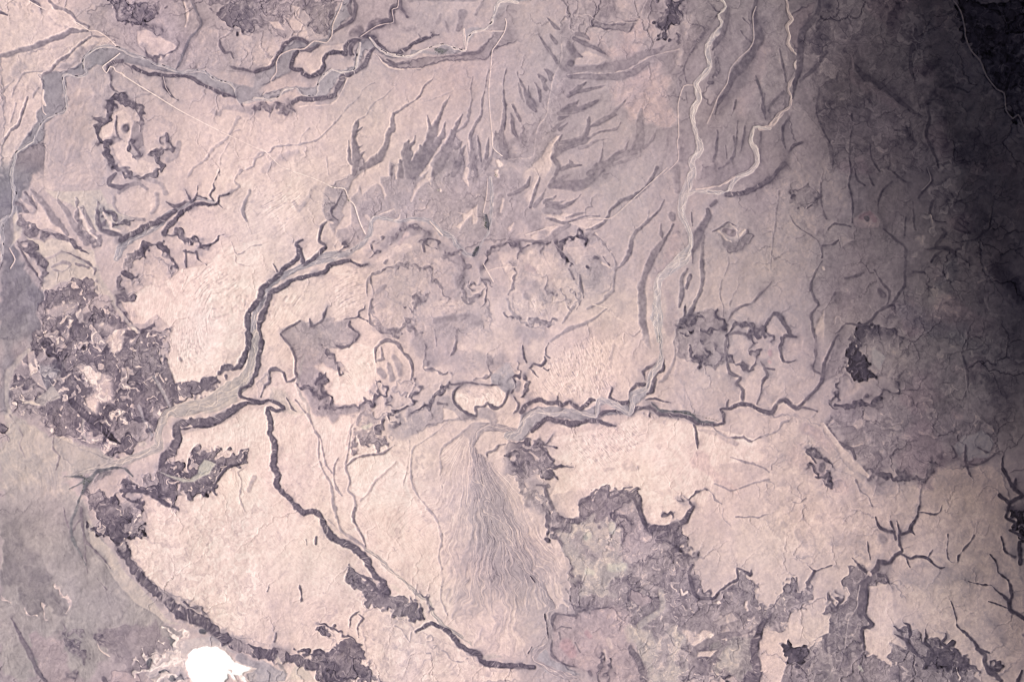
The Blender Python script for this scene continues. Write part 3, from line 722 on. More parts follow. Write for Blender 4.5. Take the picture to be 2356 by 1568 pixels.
k 115 : 220,300,3 280,370,2
k 105 : 60,560,3 100,620,5 90,680,7 60,710,8
s 110 =riverscarp : 120,700,8 160,630,9 220,590,8 300,580,8 350,610,8 420,610,8 480,630,7 540,590,7 590,620,8 650,640,8 700,610,9 740,565,9 780,560,5
k 112 : 430,570,3 425,600,5
s 110 : 945,460,2 920,520,5 910,540,8 980,590,8 1050,600,7 1110,580,8 1120,500,6 1180,440,7 1250,440,7 1200,430,5
k 120 : 1350,260,5 1280,290,7 1240,330,7 1250,400,5
k 106 : 1380,60,4 1390,170,5 1415,240,5 1400,310,6 1330,350,6 1330,430,8 1310,500,8 1270,520,5
s 108 : 820,690,6 880,665,8 980,665,7 1010,670,4
s 106 : 1110,700,6 1170,650,9 1240,640,9 1310,650,6 1370,700,8 1480,710,8 1600,730,8 1700,770,8 1820,790,7 1900,790,5 1950,770,5 1940,700,6 1920,660,5 2000,650,6 2080,620,8 2180,620,9 2250,660,9 2356,680,9
k 108 : 1260,570,5 1330,560,6 1400,580,5 1460,595,1
k 98G : 1310,600,3 1370,670,5 1500,680,6 1620,690,6 1720,760,6 1850,775,6
r 112 : 1275,670,8 1275,700,6
s 103 =riverscarp : 340,740,9 280,790,9 210,860,9
s 103 =riverscarp : 350,740,9 450,770,12 550,780,13 650,760,12 750,745,9 830,750,8 900,780,7 970,790,2
r 108 : 170,960,6 230,950,6 340,965,6 370,910,4 410,880,2
r 110 : 270,985,6 340,990,6 420,995,2
v 186g =brightriver : 1370,0,9.1 1390,130,7.8 1390,230,13.0 1320,330,18.2 1290,400,13.0 1260,480,13.0 1140,520,15.6 1140,600,13.0 1100,690,13.0 950,600,18.2 830,555,11.7 800,600,7.8 790,700,7.8 570,665,10.4 400,715,9.1 270,680,10.4 150,750,10.4 100,880,10.4 0,915,20.8
P 198 : 1540,200 1640,240 2000,330 2100,450 2080,600 1900,680 1740,740 1560,650 1500,480
k 128 : 2000,0,5 1980,100,6 2000,230,6 2010,330,7 2100,370,8 2060,430,7 2120,490,8 2110,600,8
k 133 : 2240,610,6 2280,500,5 2300,400,5 2340,350,5 2280,230,4
k 170 : 2290,490,2 2356,440,2
k 128 : 1660,790,6 1680,870,6 1700,950,5 1690,1050,2
k 142 : 1840,800,7 1900,870,5 2000,910,4 2130,900,5 2200,930,4 2356,870,3
k 195 : 1700,840,4 1900,880,14 2050,960,10
k 130 : 1990,580,2 1975,640,4
k 190 : 2050,100,0
M 135 : 0,980 200,960 280,1000 360,1050 440,1130 440,1150 560,1180 460,1200 400,1200 420,1250 470,1310 350,1310 300,1240 200,1260 150,1300 0,1250
k 228 : 35,1110,9 45,1112,9
k 215 : 200,1050,4 280,1120,7
k 106 : 590,1190,1 500,1180,6 440,1190,9
k 106 : 470,1310,2 400,1230,9
r 96 : 0,1090,6 80,1080,6
k 103 : 280,1000,5 360,1060,5 430,1130,5
M 160 : 120,1320 330,1370 380,1460 370,1568 180,1568 100,1450
k 116 : 280,1360,5 350,1380,6 380,1480,8 400,1568,14
M 150 : 770,1380 880,1400 900,1450 1040,1420 1020,1390 1180,1380 1120,1450 1190,1568 640,1568 660,1490 740,1460
k 110 : 640,1530,6 680,1480,7 740,1440,5 780,1380,5 880,1400,7 910,1450,7 980,1440,7 1030,1410,7 1040,1385,5 1120,1380,2
k 118 : 1040,1430,10 1120,1460,8 1160,1530,6 1190,1568,8
r 112 : 1550,1460,4 1600,1470,5 1640,1400,5 1700,1380,5 1760,1370,3
r 112 : 1600,1480,6 1650,1550,9
k 160 : 1760,1370,3 1820,1400,4 1850,1470,3 1920,1500,3
k 214r : 1720,1120,34 1800,1200,20 1900,1300,20 2050,1390,14
k 162 : 1850,1330,3 2000,1385,4 2100,1360,4 2250,1310,4 2356,1290,3
k 165 : 2000,1090,3 2150,1130,5 2250,1150,4 2356,1220,3
k 205 m : 1080,1180,24 1150,1200,14
k 212 m : 850,1200,10 950,1190,6
k 210 : 1350,985,12 1355,990,12
k 205 : 1995,1255,10 2000,1260,10
k 200 : 565,1440,10 575,1470,9
P 200 : 2010,80 2050,220 2130,270 2220,280 2260,200 2260,130 2180,0 2010,0
r 106 =ovalmesa : 2010,0,5 2010,80,6 2000,150,6 2050,220,6 2130,270,6 2220,280,7 2260,200,6 2260,130,6 2200,110,4 2220,40,5 2180,0,5 2150,-90,6 2060,-90,6 2010,0,5
P 165 m : 1500,0 1980,0 1990,220 1880,280 1700,250 1560,170
r 95 : 1660,100,5 1680,170,8 1740,220,9 1760,190,8 1820,230,6 1830,150,7 1860,170,5
r 95 : 1700,240,5 1750,260,5
r 130 : 1780,30,7 1840,70,7 1900,90,7 1960,160,9 1960,220,9 1880,270,9
k 160 : 1560,180,10 1620,200,8
k 168 : 1500,60,3 1530,180,5 1430,370,10 1370,420,8
k 185 : 1600,400,3 1590,560,4 1560,650,4
k 195 : 950,100,6 930,300,8
k 190 : 1250,20,14 1290,120,8
@1860 820
P 200 : 0,0 170,0 160,200 300,220 500,320 400,560 330,630 200,550 0,650
P 155 m : 560,300 700,0 830,0 760,250 700,330 560,380
N 158 =greyplain f22 : 600,740 640,620 1000,620 1200,500 1250,0 1800,100 1850,500 1900,660 2080,850 2100,1000 1800,980 1700,960 1740,1080 1560,1200 1450,1310 1330,1300 1260,1240 1200,1230 1180,1310 1130,1310 1000,1210 880,1200 830,1100 700,960
P 172 m : 930,0 1200,0 1300,300 1200,420 1060,350 960,280 900,150
P 195g : 990,120 1110,200 1060,310 990,260
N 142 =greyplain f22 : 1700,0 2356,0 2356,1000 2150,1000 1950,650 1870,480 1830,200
M 88 =blackfield : 850,0 870,-20 930,100 900,200 960,300 1040,350 1030,390 940,430 850,400 800,340 770,250 770,180 810,80
P 198 : 740,450 850,400 900,460 850,500 760,540 700,600 640,590 700,540
r 92 : 830,400,6 740,350,6 690,400,6 670,450,6 700,520,7
r 92 : 680,510,5 630,550,5 640,600,5 700,620,6
r 92 : 700,580,8 780,590,13 850,600,15 940,610,9 990,560,7 1060,560,7 1100,510,7 1200,490,7 1210,440,5
r 104 =greyplainrim : 880,1190,5 960,1200,5 1040,1240,14 1130,1300,12 1190,1290,10 1220,1230,14 1280,1270,10 1340,1290,10 1460,1290,9 1520,1210,16 1560,1120,9
k 118 : 600,780,5 640,870,6 720,970,7 820,1020,7 840,1100,9
k 218 : 560,780,6 640,900,10 720,1020,12 780,1100,22 850,1180,18 950,1250,8
r 96 =butterfly : 390,1045,6 440,1050,5 500,1060,6 540,1100,6 610,1105,7 640,1140,5 650,1180,4
k 96 : 400,1050,3 460,1100,4 490,1140,3
r 92 =butterfly : 410,1195,6 440,1180,6 480,1220,7 530,1260,7 610,1255,5 620,1295,6 560,1290,7
k 132 : 540,1160,9 530,1200,9
k 108 : 0,670,8 100,680,9 140,610,8 200,560,7 250,580,7 280,620,7 330,640,9 400,570,9 480,480,8 530,400,8 550,300,8 580,180,7 640,60,6 670,0,6
k 135 : 340,640,5 500,660,4
k 130 : 450,250,5 480,300,6 530,320,5
k 138 : 470,0,6 480,150,6 470,270,6
k 114 : 170,0,6 165,100,8 190,200,5 240,225,4 300,200,3
P 200 : 200,0 400,0 340,130 280,210 200,200 180,100
k 138 : 30,290,3 50,350,4 10,440,3 0,480,3
k 130 : 40,290,4 120,290,4
k 185R : 70,120,9 72,150,9
k 185R : 70,220,7 75,225,7
P 190g =starflat : 1810,880 1930,860 1980,830 2040,880 2080,960 2050,1000 2010,1090 1900,1090 1850,1130 1830,1000 1780,1070 1720,970
k 108 : 1830,960,5 1830,1120,6 1860,1230,4 1880,1280,3
k 108 : 1940,990,3 2000,1030,5 2120,1060,3
k 112 : 1860,1140,8 1920,1150,8 2000,1110,8 2080,1060,6
k 118 : 1700,970,4 1750,1060,5 1720,1090,4
k 175 : 1700,80,3 1780,150,4 1830,400,3 1860,580,4 1920,700,8 2000,770,6 2100,880,5 2120,1000,4 2160,1080,4
k 96 : 1810,180,4 1850,350,5 1860,480,4
k 72 =southgorge : 2160,1080,6.0 2150,1180,6.8 2220,1280,8.2 2280,1380,8.2 2340,1440,8.2 2250,1500,9.0 2220,1568,9.8
k 80 : 2150,1440,6 2220,1500,8
k 85 : 2280,1330,8 2290,1280,5
k 185r : 400,830,24 500,880,22
k 214 : 220,800,16 300,810,16
k 165 : 0,910,3 150,850,3 190,780,3 240,765,3
k 190 : 1230,870,12 1330,900,14
k 190 : 1740,850,9 1780,830,5
k 185 : 1560,690,12
k 178r : 1700,670,8 1780,715,14
k 190 : 850,790,9 870,820,8
N 195 : 860,960 1000,900 1010,950 920,1000
N 190 : 1060,990 1130,1000 1100,1050
P 208 m : 0,700 300,700 560,800 620,950 720,1100 850,1250 1000,1350 1450,1330 1600,1200 2000,1150 2150,1200 2250,1500 2200,1568 0,1568
k 200r : 420,830,20 520,900,18 560,960,10
r 96 =butterfly : 390,1045,6 440,1050,5 500,1060,6 540,1100,6 610,1105,7 640,1140,5 650,1180,4
k 96 : 400,1050,3 460,1100,4 490,1140,3
r 92 =butterfly : 410,1195,6 440,1180,6 480,1220,7 530,1260,7 610,1255,5 620,1295,6 560,1290,7
k 132 : 540,1160,9 530,1200,9
k 218 : 560,780,6 640,900,10 720,1020,12 780,1100,20 850,1180,16 950,1250,8
k 182 : 870,1330,12 920,1380,14
k 182 : 1060,1390,16 1180,1380,14
k 175 : 0,1290,3 60,1300,4 120,1340,3 120,1400,3
k 165 : 1010,1420,3 1040,1340,3 1000,1270,3
k 150 : 830,1290,3 880,1380,4 960,1440,4 1000,1520,3
k 150 : 1430,1330,4 1420,1568,4
k 150 : 290,1500,3 350,1510,3 400,1470,3
@0 1238
F 168b a75 : 0,0 740,0 860,250 1000,560 1250,850 1500,1050 1600,1150 1400,1300 1000,1300 800,1568 0,1568
F 142b a75 : 0,0 60,0 250,60 380,230 400,400 500,650 600,800 560,950 450,900 300,950 200,850 150,720 0,700
r 198 : 20,750,6 60,790,10 100,840,4
r 198 : 200,870,3 240,920,5 280,970,4
r 205 : 370,870,8 380,950,9 390,980,4
r 195 : 490,660,3 560,750,5 620,850,3 580,920,3
P 200b : 740,0 850,200 900,280 1040,420 1100,540 1250,720 1500,1000 1640,1060 1500,1050 1200,850 1000,600 830,350
k 132 : 730,0,6 750,150,6 780,300,5 870,400,3 1000,560,3
k 138 : 580,0,3 650,240,5 750,430,3
k 140 : 730,100,3 650,230,3
k 142 : 780,300,3 790,600,3
k 142 : 880,640,3 960,720,2
P 233 m : 1280,0 2356,0 2356,1230 2100,1150 1850,1000 1750,870 1450,750 1300,620 1180,430 1180,330 1350,250
M 120 =greatscarp2 : 850,0 1200,0 1250,100 1330,200 1350,250 1250,290 1150,280 1180,420 1080,430 1000,300 900,290 820,190 900,180
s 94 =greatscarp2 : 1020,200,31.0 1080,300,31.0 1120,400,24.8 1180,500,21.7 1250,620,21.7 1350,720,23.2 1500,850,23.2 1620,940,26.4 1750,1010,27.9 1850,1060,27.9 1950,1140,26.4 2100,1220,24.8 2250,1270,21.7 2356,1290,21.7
r 118 : 1700,880,6 1780,920,12 1850,1000,10
N 168r : 320,1150 520,1130 550,1300 600,1420 700,1568 350,1568 280,1250
P 186r : 1000,1470 1200,1450 1280,1568 980,1568
r 120 : 570,1100,12 620,1250,14 700,1300,22 760,1380,18
r 138 : 900,1150,20 950,1200,18
r 130 : 640,1500,14 680,1520,14
k 116 : 100,1000,6 200,1200,12 260,1300,12 330,1450,10 420,1568,10
N 150 : 850,1100 1400,1050 1500,1250 1300,1400 1150,1450 1000,1350
r 132 : 640,1120,12 720,1140,10
k 122 : 930,1540,10 950,1568,10
k 215 : 870,1230,2 900,1290,4 980,1340,3
r 236W : 1480,1080,2 1540,1150,4 1580,1230,6 1650,1260,8
r 236W : 1590,1110,3 1660,1130,5 1680,1180,6 1620,1200,5
r 236W : 1240,1290,3 1270,1350,5 1330,1380,5 1440,1330,6 1550,1280,8
r 236W : 1370,1290,3 1380,1330,4
r 236W : 1430,1210,2 1480,1290,4
r 236W : 1180,1350,2 1230,1400,4
P 206g : 1560,1250 1700,1190 1900,1160 2000,1220 2100,1300 1950,1260 1800,1240 1680,1330 1650,1420 1680,1568 1380,1568 1300,1500 1400,1400
r 236W : 1200,1480,4 1300,1450,8 1450,1400,14 1600,1340,20
r 118G : 1420,1500,8 1460,1500,7
r 118G : 1480,1540,9 1540,1540,10
r 118G : 1600,1510,9 1620,1530,8
r 236W : 1400,1568,4 1440,1520,4 1560,1480,5 1620,1560,3
r 118G : 1300,1390,7 1340,1400,6
r 122G : 1490,1180,8 1530,1210,8
k 170g : 2150,1350,22 2220,1390,20 2330,1440,30
P 180b : 2200,1480 2356,1440 2356,1568 2220,1568
P 255W =salt : 1880,1232 1980,1250 2060,1320 2110,1390 2200,1410 2300,1440 2280,1455 2200,1480 2180,1500 2100,1480 2060,1470 2060,1500 2010,1568 1990,1620 1740,1620 1720,1568 1665,1450 1660,1390 1690,1320 1750,1260 1820,1240
k 250W =salt : 2110,1400,12 2200,1430,9 2290,1440,4
k 250W =salt : 2100,1480,8 2150,1490,10 2200,1568,7
k 95G : 1800,1120,9 1820,1125,9
@620 1238
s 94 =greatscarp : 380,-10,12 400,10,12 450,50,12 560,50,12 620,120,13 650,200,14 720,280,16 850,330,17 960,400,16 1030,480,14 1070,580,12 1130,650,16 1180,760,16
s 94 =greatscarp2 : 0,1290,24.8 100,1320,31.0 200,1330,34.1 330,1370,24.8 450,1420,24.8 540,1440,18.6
M 128 : 400,1310 620,1300 720,1190 570,1120 600,1090 700,1150 860,1200 960,1240 980,1380 1050,1440 1100,1568 560,1568 520,1420
M 98 : 600,1490 830,1520 960,1568 620,1568
P 182g : 0,1400 60,1360 200,1450 300,1500 280,1568 0,1568
P 208b : 330,1500 370,1420 480,1470 540,1568 300,1568
k 165b : 190,1330,5 230,1430,8 280,1500,6
P 220 m : 1450,1100 1850,1250 2050,1400 2356,1450 2356,1568 1100,1568 1000,1350 960,1000 1100,920 1300,1000
M 130 =hillcluster : 850,560 1000,640 1060,700 1130,780 1210,780 1330,820 1440,900 1540,950 1540,1000 1420,1040 1300,980 1100,900 1000,910 950,830 940,740 850,640
k 110 : 860,540,3 940,590,4 1050,660,6 1100,750,6 1160,790,6
r 106 : 1400,840,9 1410,880,10
s 104 : 1130,700,16 1180,760,14
k 222b : 1230,700,14 1290,760,12
v 178b : 1020,380,8 1150,470,9 1230,570,9 1350,670,9 1430,740,9 1500,800,8 1600,850,8 1620,950,9 1680,1000,9 1750,1080,8 1850,1150,8 1950,1210,8
r 135 : 1500,780,3 1560,820,4 1620,860,5 1620,950,4
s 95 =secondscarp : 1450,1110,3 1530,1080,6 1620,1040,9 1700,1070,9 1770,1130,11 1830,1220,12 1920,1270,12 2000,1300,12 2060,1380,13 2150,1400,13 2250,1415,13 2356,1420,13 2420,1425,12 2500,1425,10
k 165 : 720,0,5 760,120,5 800,220,5 900,280,6 960,320,6 1020,370,6
k 148 : 915,0,6 910,130,6 960,200,5 1000,270,5 1020,350,5
k 188 : 650,80,2 700,160,2 800,240,2
k 176 : 1560,0,4 1650,80,5 1680,200,5 1700,300,4 1680,430,4 1720,600,4 1700,780,4 1730,880,4 1760,960,3
k 165 : 1480,700,2 1450,830,3
r 106 : 600,1040,3 700,1080,6 760,1100,5 850,1150,6 890,1210,5 930,1270,10 960,1360,8
k 133 : 940,930,3 880,990,3 860,1090,4
k 133 : 940,960,3 980,1010,4 930,1080,4 930,1180,5
k 118 : 200,1130,4 180,1200,5
k 120 : 565,280,4 568,340,4
k 140 : 460,300,2 465,350,2
k 130 : 130,700,3 120,740,3
k 130 : 410,700,3 420,820,2
k 170 : 1560,1160,3 1600,1140,3 1610,1180,3 1560,1190,3
k 168 : 1610,1230,2 1640,1240,2 1620,1260,2
k 168 : 1550,1300,2 1580,1300,2 1590,1330,2
k 172 : 1680,1280,3 1720,1300,3 1760,1360,3 1850,1370,3 1900,1340,3
k 170 : 1250,1060,3 1330,1100,3 1400,1190,3 1410,1120,3
k 145 : 2190,1190,2 2200,1180,2 2260,1185,2 2270,1200,2 2230,1215,2 2190,1195,2
t 235 : 2205,1193,3 2250,1198,3
k 190b : 2060,1330,10 2150,1320,10 2200,1330,6
@1250 832 0.9287
M 150 =southbadland : 100,470 160,465 200,400 260,395 330,402 352,482 400,492 450,470 450,530 480,562 490,650 540,672 570,640 600,600 630,622 652,690 690,692 722,642 745,622 760,650 785,640 780,692 730,720 720,760 662,765 650,800 650,896 300,896 330,760 200,720 140,690 165,640 130,540
M 144 =southeastbasin : 780,800 832,700 862,690 880,640 900,582 950,600 985,632 932,652 930,710 950,742 917,762 930,820 985,842 975,790 1030,792 1058,780 1012,742 1050,748 1092,792 1130,790 1165,820 1200,862 1250,930 640,930 660,800 720,800 790,812 832,752
P 217 : 725,742 760,705 800,700 832,730 830,770 790,790 740,775
P 217 : 655,790 690,770 700,800 760,800 720,860 700,930 650,930
@1240 1238
v 172 =fanriver : -200,-20,26 -100,130,26 -40,260,22 30,370,20 120,480,20 230,600,18 310,700,16 350,800,22 400,880,20 350,960,16 340,1080,16 330,1180,20 240,1280,18 220,1360,14 350,1430,16 500,1500,16 600,1530,10
P 178g : 190,1260 300,1240 370,1350 500,1410 640,1500 500,1530 320,1460 210,1370
k 60 : 205,615,2 250,665,2
k 60 : 325,960,3 330,1080,3 335,1160,2
k 60 : 185,1250,2 170,1300,2
P 180r m =pinkmesa : 390,1080 390,980 450,930 600,960 620,920 780,900 1000,890 1100,950 1070,1050 1080,1200 1150,1300 1250,1480 1240,1568 920,1568 640,1450 500,1400 380,1330 360,1200 390,1150
k 122 : 390,1080,6 385,1020,7 430,950,7 500,955,5 600,960,5 620,920,5 750,905,5 900,890,4
k 125 : 370,1180,6 370,1300,6 480,1400,6 600,1430,4
k 140 : 430,1090,3 480,1060,5 560,1080,4
k 142 : 450,1120,4 460,1180,4
k 142 : 600,1210,3 650,1300,4
r 110 : 820,1300,5 850,1400,6 830,1500,6 840,1568,6
r 110 : 900,1350,5 900,1568,6
k 125 : 730,1480,5 750,1510,5
s 132 : 1080,1270,12 1150,1350,14 1200,1450,14 1220,1568,14
k 176R : 520,1240,24 570,1300,24
k 172R : 700,1120,9 730,1160,9
k 212 : 860,1290,8 880,1370,8
k 210 m : 900,1200,10 920,1260,8
N 192b : 330,170 640,150 900,100 1060,100 1050,480 1120,600 1000,660 860,800 700,750 600,640 540,570 500,420 400,280
P 217 : 340,260 440,290 500,420 540,560 480,520 400,440 340,330
k 215G : 720,580,16 760,590,14
k 215G : 950,530,26 1040,520,30
k 210G : 720,250,12 700,280,10
k 210G : 940,130,14 940,190,14
k 225 : 900,330,10 950,350,10
r 122 : 350,40,24 370,200,16 400,250,10
s 120 : 460,110,14 520,120,12 620,130,12
P 224 : 420,0 640,0 630,80 560,110 500,60 430,60
P 232 : 1190,0 1250,120 1260,150 1450,160 1460,110 1380,100 1400,60 1500,70 1520,110 1600,60 1640,0
P 180 r : 950,20 1170,0 1250,180 1330,260 1330,380 1200,480 1100,500 1000,400 1060,200
r 116 : 940,20,8 980,100,10 1050,110,10 1130,130,8
s 103 =southcliff : 1180,0,8 1210,60,10 1230,120,12 1280,180,9
s 106 =southcliff : 1290,180,12 1400,190,14 1500,180,14 1590,120,12 1620,40,10 1650,0,6
s 110 =southcliff : 1350,270,8 1450,240,9 1520,200,9
r 110 : 1400,85,12 1450,75,8
r 110 : 1380,320,12 1480,340,16 1560,370,16 1580,330,8
r 118 : 1500,420,20 1600,440,8 1700,460,2
k 98 : 1660,520,5 1640,580,6 1660,700,7 1700,780,7 1830,820,7 1900,740,4 1990,670,6 2060,640,8 2050,540,3 2170,600,8 2180,560,3
k 246 : 1570,730,3 1585,775,6 1615,750,4
k 236 : 2130,890,8 2145,920,8
k 232 : 2130,845,4 2130,870,4
r 225 : 1860,850,3 1880,870,3
r 225 : 2140,1000,4 2150,1020,4
k 186b : 1380,750,12 1400,850,12 1380,920,10 1250,1000,12 1180,1060,10
k 186b : 1150,1180,12 1200,1300,14 1280,1450,16
N 200b f20 : 1110,1200 1200,1100 1500,1110 1560,1200 1560,1450 1400,1568 1250,1568 1230,1400
N 214 f8 : 1600,1110 1800,1120 1950,1130 1900,1160 1700,1220 1620,1210
N 158 f14 : 1500,980 1900,960 2300,900 2200,1100 1900,1080 1600,1050
P 195 : 1850,1060 2000,950 2060,1020 1900,1080
k 148 : 2150,1120,14 1950,1160,14 1750,1240,12 1680,1300,14 1700,1400,14 1800,1500,14
N 155b : 1850,1250 2100,1170 2200,1200 2200,1568 1900,1568 1870,1400
N 190b : 1950,1300 2080,1280 2100,1400 2000,1480 1940,1420
s 108 =eastcliff : 2300,1030,10 2250,1120,16 2230,1200,18 2220,1320,20 2250,1450,22 2200,1568,40
P 215 : 1700,1350 1720,1310 1880,1290 1830,1350
P 216 : 2290,1100 2356,1050 2356,1500 2260,1480 2250,1250
P 174r : 1070,800 1110,740 1180,760 1260,800 1300,830 1200,880 1100,840
k 122 : 1075,830,4 1070,770,4 1110,735,3
P 182 r : 1130,560 1180,500 1300,570 1300,660 1150,630
r 122 : 620,870,8 750,900,6
r 135 : 1010,660,14 1080,650,14 1110,700,8
k 150 : 2050,90,3 2180,85,4 2250,100,4 2356,80,3
k 175 : 1930,0,2 1930,80,3 2000,160,2
@1860 1238
P 214 m : 0,0 2200,0 2200,300 2356,700 2356,1300 2100,1568 1900,1400 1700,1200 1400,1000 1200,700 1000,600 800,450 400,450 0,500
P 222 =smoothplateau : 960,700 1150,680 1180,900 1180,1100 1300,1260 1150,1200 1100,1360 920,1290 900,1100 1000,1040 920,960
P 214 : 230,1050 330,960 500,970 600,1060 580,1130 440,1220 250,1170 240,1110
P 216 : 0,1350 120,1380 210,1500 150,1520 0,1450
k 84 =treecanyon : 1020,90,3 1060,180,6 1130,210,7 1190,220,6 1210,280,6
k 88 : 1170,130,3 1190,210,5
k 84 =treecanyon : 1225,120,3 1240,200,5 1260,240,6 1330,210,8 1350,160,6 1400,90,5 1420,0,3
k 84 : 1350,215,5 1370,235,1
k 82 =treecanyon : 1240,250,7 1240,330,7 1260,390,7 1200,430,10 1150,490,11 1080,500,12 1040,480,6
k 84 =treecanyon : 1260,420,8 1340,450,8 1400,430,7 1490,440,6 1550,490,5 1600,530,4 1640,530,3
k 95 : 1310,460,3 1340,520,1
k 105 : 1490,440,3 1540,350,1
k 86 =treecanyon : 1050,500,14 1030,560,12 960,600,16
k 98 : 1040,610,9 1110,620,7 1130,660,4 1165,720,1
k 94 : 930,580,5 880,540,4 840,500,4 805,460,2
k 100 : 950,320,2 960,400,3 965,480,4
k 108 : 1420,50,3 1560,70,3 1610,50,3 1630,0,2
k 116 : 960,640,20 900,700,20 910,800,22 890,900,24 880,980,24
k 95 : 940,680,6 935,800,8 915,950,8 990,1040,8 960,1070,8 890,1090,5 900,1200,6 920,1290,5
r 98 : 600,800,6 620,850,14 660,900,14 690,780,5
M 90 : 200,1250 400,1240 440,1340 350,1400 220,1400
k 82 : 1190,1050,3 1240,1090,7 1260,1130,8
k 84 : 1190,1115,3 1250,1150,6 1310,1180,12 1340,1250,14 1400,1320,12
k 80 : 1270,1015,2 1320,1040,5 1340,1110,7 1330,1180,8
k 82 : 1470,1090,2 1480,1160,5 1470,1210,6 1510,1270,8 1560,1340,4
M 98 : 1560,1230 1620,1230 1810,1400 1800,1460 1700,1470 1500,1450 1420,1350
k 78 : 1630,1130,2 1630,1180,5 1600,1230,10 1700,1280,8 1780,1350,9 1810,1410,10 1790,1450,14
k 80 =southeastgorge : 1690,850,2 1720,960,3 1740,1080,4 1820,1150,4 1890,1200,5 1930,1270,9 1980,1310,12 1990,1380,10 2050,1470,14 2150,1568,16
k 80 : 1920,1260,8 2030,1295,3
r 76 : 2060,1420,10 2140,1400,9
r 86 : 1800,1400,12 1950,1440,10
k 72 : 1850,665,2 2000,690,3 2070,690,3 2150,760,5 2220,830,8 2230,900,9 2300,960,12 2356,1000,14
k 76 : 2040,430,2 2110,510,3 2130,580,3 2220,650,4 2250,770,7 2230,850,7
k 78 : 2040,840,2 2120,860,4 2210,890,5
k 64 : 2340,1460,3 2300,1568,10
k 58 =southgorge : 2230,0,7.5 2190,90,7.5 2260,130,6.0 2270,190,4.5 2220,200,6.8 2300,240,6.8 2356,300,6.0 2300,320,7.5 2310,420,6.8 2320,500,12.0
k 78 : 2140,260,3 2180,390,6 2270,440,8
M 80 : 2250,0 2356,0 2356,250 2240,180
k 120 : 1680,230,2 1670,420,2 1700,480,2 1750,490,2 1770,420,3 1830,350,4 1900,250,4
k 122 : 410,510,2 480,575,4 560,545,3 640,520,4
k 104 : 480,575,5 420,660,6
k 112 : 320,630,3 315,740,5
k 185 : 600,1280,8 620,1400,8 630,1480,5
t 170 : 880,700,2 860,800 860,880 820,950 780,1000 760,1150 740,1300
k 225 : 950,595,5 965,605,4
k 190G : 880,1440,5 900,1480,5
k 205 : 800,1150,5 805,1160,5
r 215 : 1760,1470,3 1790,1490,3
k 160 : 1080,280,20 1090,290,20
k 190 : 200,170,14 210,180,14
k 190 : 320,240,12 400,360,14
@1240 0
w 160 : 560,620,30 900,640,44 1200,560,50 1500,470,50
w 162 : 1700,100,70 1600,350,60 1480,600,40 1520,900,20
w 150 : 1985,0,40 1960,250,36 1880,500,40 1870,800,30
w 166 : 2080,50,60 2080,300,60 1980,600,50 1880,850,40
w 138 : 2255,180,34 2210,420,38 2060,680,38 1930,1000,26
w 182r : 2310,350,34 2240,700,44 2120,1000,44
w 170 : 500,300,50 480,600,50 430,900,60 330,1200,60 150,1400,60
w 166 : 1180,1150,40 1060,1400,40 800,1520,50
w 168 : 640,1270,30 520,1360,30
w 162 : 1560,1200,24 1560,1500,24
w 152 : 1880,1250,30 1960,1450,50 1850,1530,40
w 196 : 1640,160,14 1500,600,10
@1240 410
w 166 : 0,100,60 100,300,50 300,560,40 480,540,30
w 160 : 480,100,56 800,60,50
w 182r : 1500,560,30 1450,850,30 1320,1050,24
w 180r : 1440,1150,20 1500,1300,26 1450,1480,20
w 150 : 1720,540,26 1660,720,16
w 158 : 1780,90,50 2000,70,60 2200,40,50
w 178 : 150,900,50 200,1050,50 450,1150,40
w 172 : 860,900,40 800,1050,40
w 176 : 100,1450,40 350,1500,40
w 152 : 1920,680,24 2080,680,24
w 205 : 1820,900,26 1850,1200,30
w 200 : 1100,1200,30 900,1450,50 700,1540,40
w 150 : 2200,170,26
@1860 0
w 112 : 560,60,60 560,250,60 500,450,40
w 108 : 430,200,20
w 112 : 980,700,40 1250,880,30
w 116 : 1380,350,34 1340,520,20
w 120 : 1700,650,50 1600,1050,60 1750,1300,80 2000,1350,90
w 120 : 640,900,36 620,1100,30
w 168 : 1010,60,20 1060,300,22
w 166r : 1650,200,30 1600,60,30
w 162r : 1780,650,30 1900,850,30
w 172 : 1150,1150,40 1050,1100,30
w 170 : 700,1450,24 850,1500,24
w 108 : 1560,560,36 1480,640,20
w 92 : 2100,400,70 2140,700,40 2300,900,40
w 165r : 1850,560,20
@1860 410
w 122 : 1700,300,70 1900,500,80 2150,600,60
w 104 : 2150,900,60 2300,1100,50
w 136g : 1700,900,50 1620,1080,40
w 138g : 1300,1300,50 1500,1420,60 1800,1480,50
w 128 : 2050,1300,30 2150,1420,50
w 145 : 1150,40,50 1300,180,30
w 150 : 640,1200,30 700,980,30
w 165 : 900,620,40 1050,700,30
w 120 : 2200,200,90
@620 0
w 180 : 1000,80,50 1300,130,70 1600,220,70 1850,200,60
w 160 : 2270,60,50 2230,250,44
w 200 : 1500,900,80 1800,900,80
@620 410
w 158 : 1180,620,30 1400,540,36 1560,600,24
w 162 : 1900,980,34 1870,800,24
w 172 : 1700,1450,60 1950,1350,50
w 172 : 1100,1450,24 1250,1500,20
w 176 : 1350,850,40 1480,920,40
@620 820
w 160 : 560,560,44 700,700,24
w 174 : 1400,800,50 1250,860,40 1560,720,30
w 174 : 1650,100,70 1950,250,60 2200,200,50
w 166 : 1500,60,40 1620,220,30
D 234 : 1840,70 1920,70 2060,280 1990,310 1900,200
P 216 : 1640,120 1700,90 1690,150 1650,160
@1240 820
w 168 : 200,1200,36 250,1450,36
w 150 : 300,1100,20
@0 820
w 138 : 1150,450,80 1300,700,60
w 205 : 1180,700,4
@0 0
w 168 : 750,560,14 850,800,24 950,900,10
w 176 : 100,700,20 200,600,20
@1240 1238
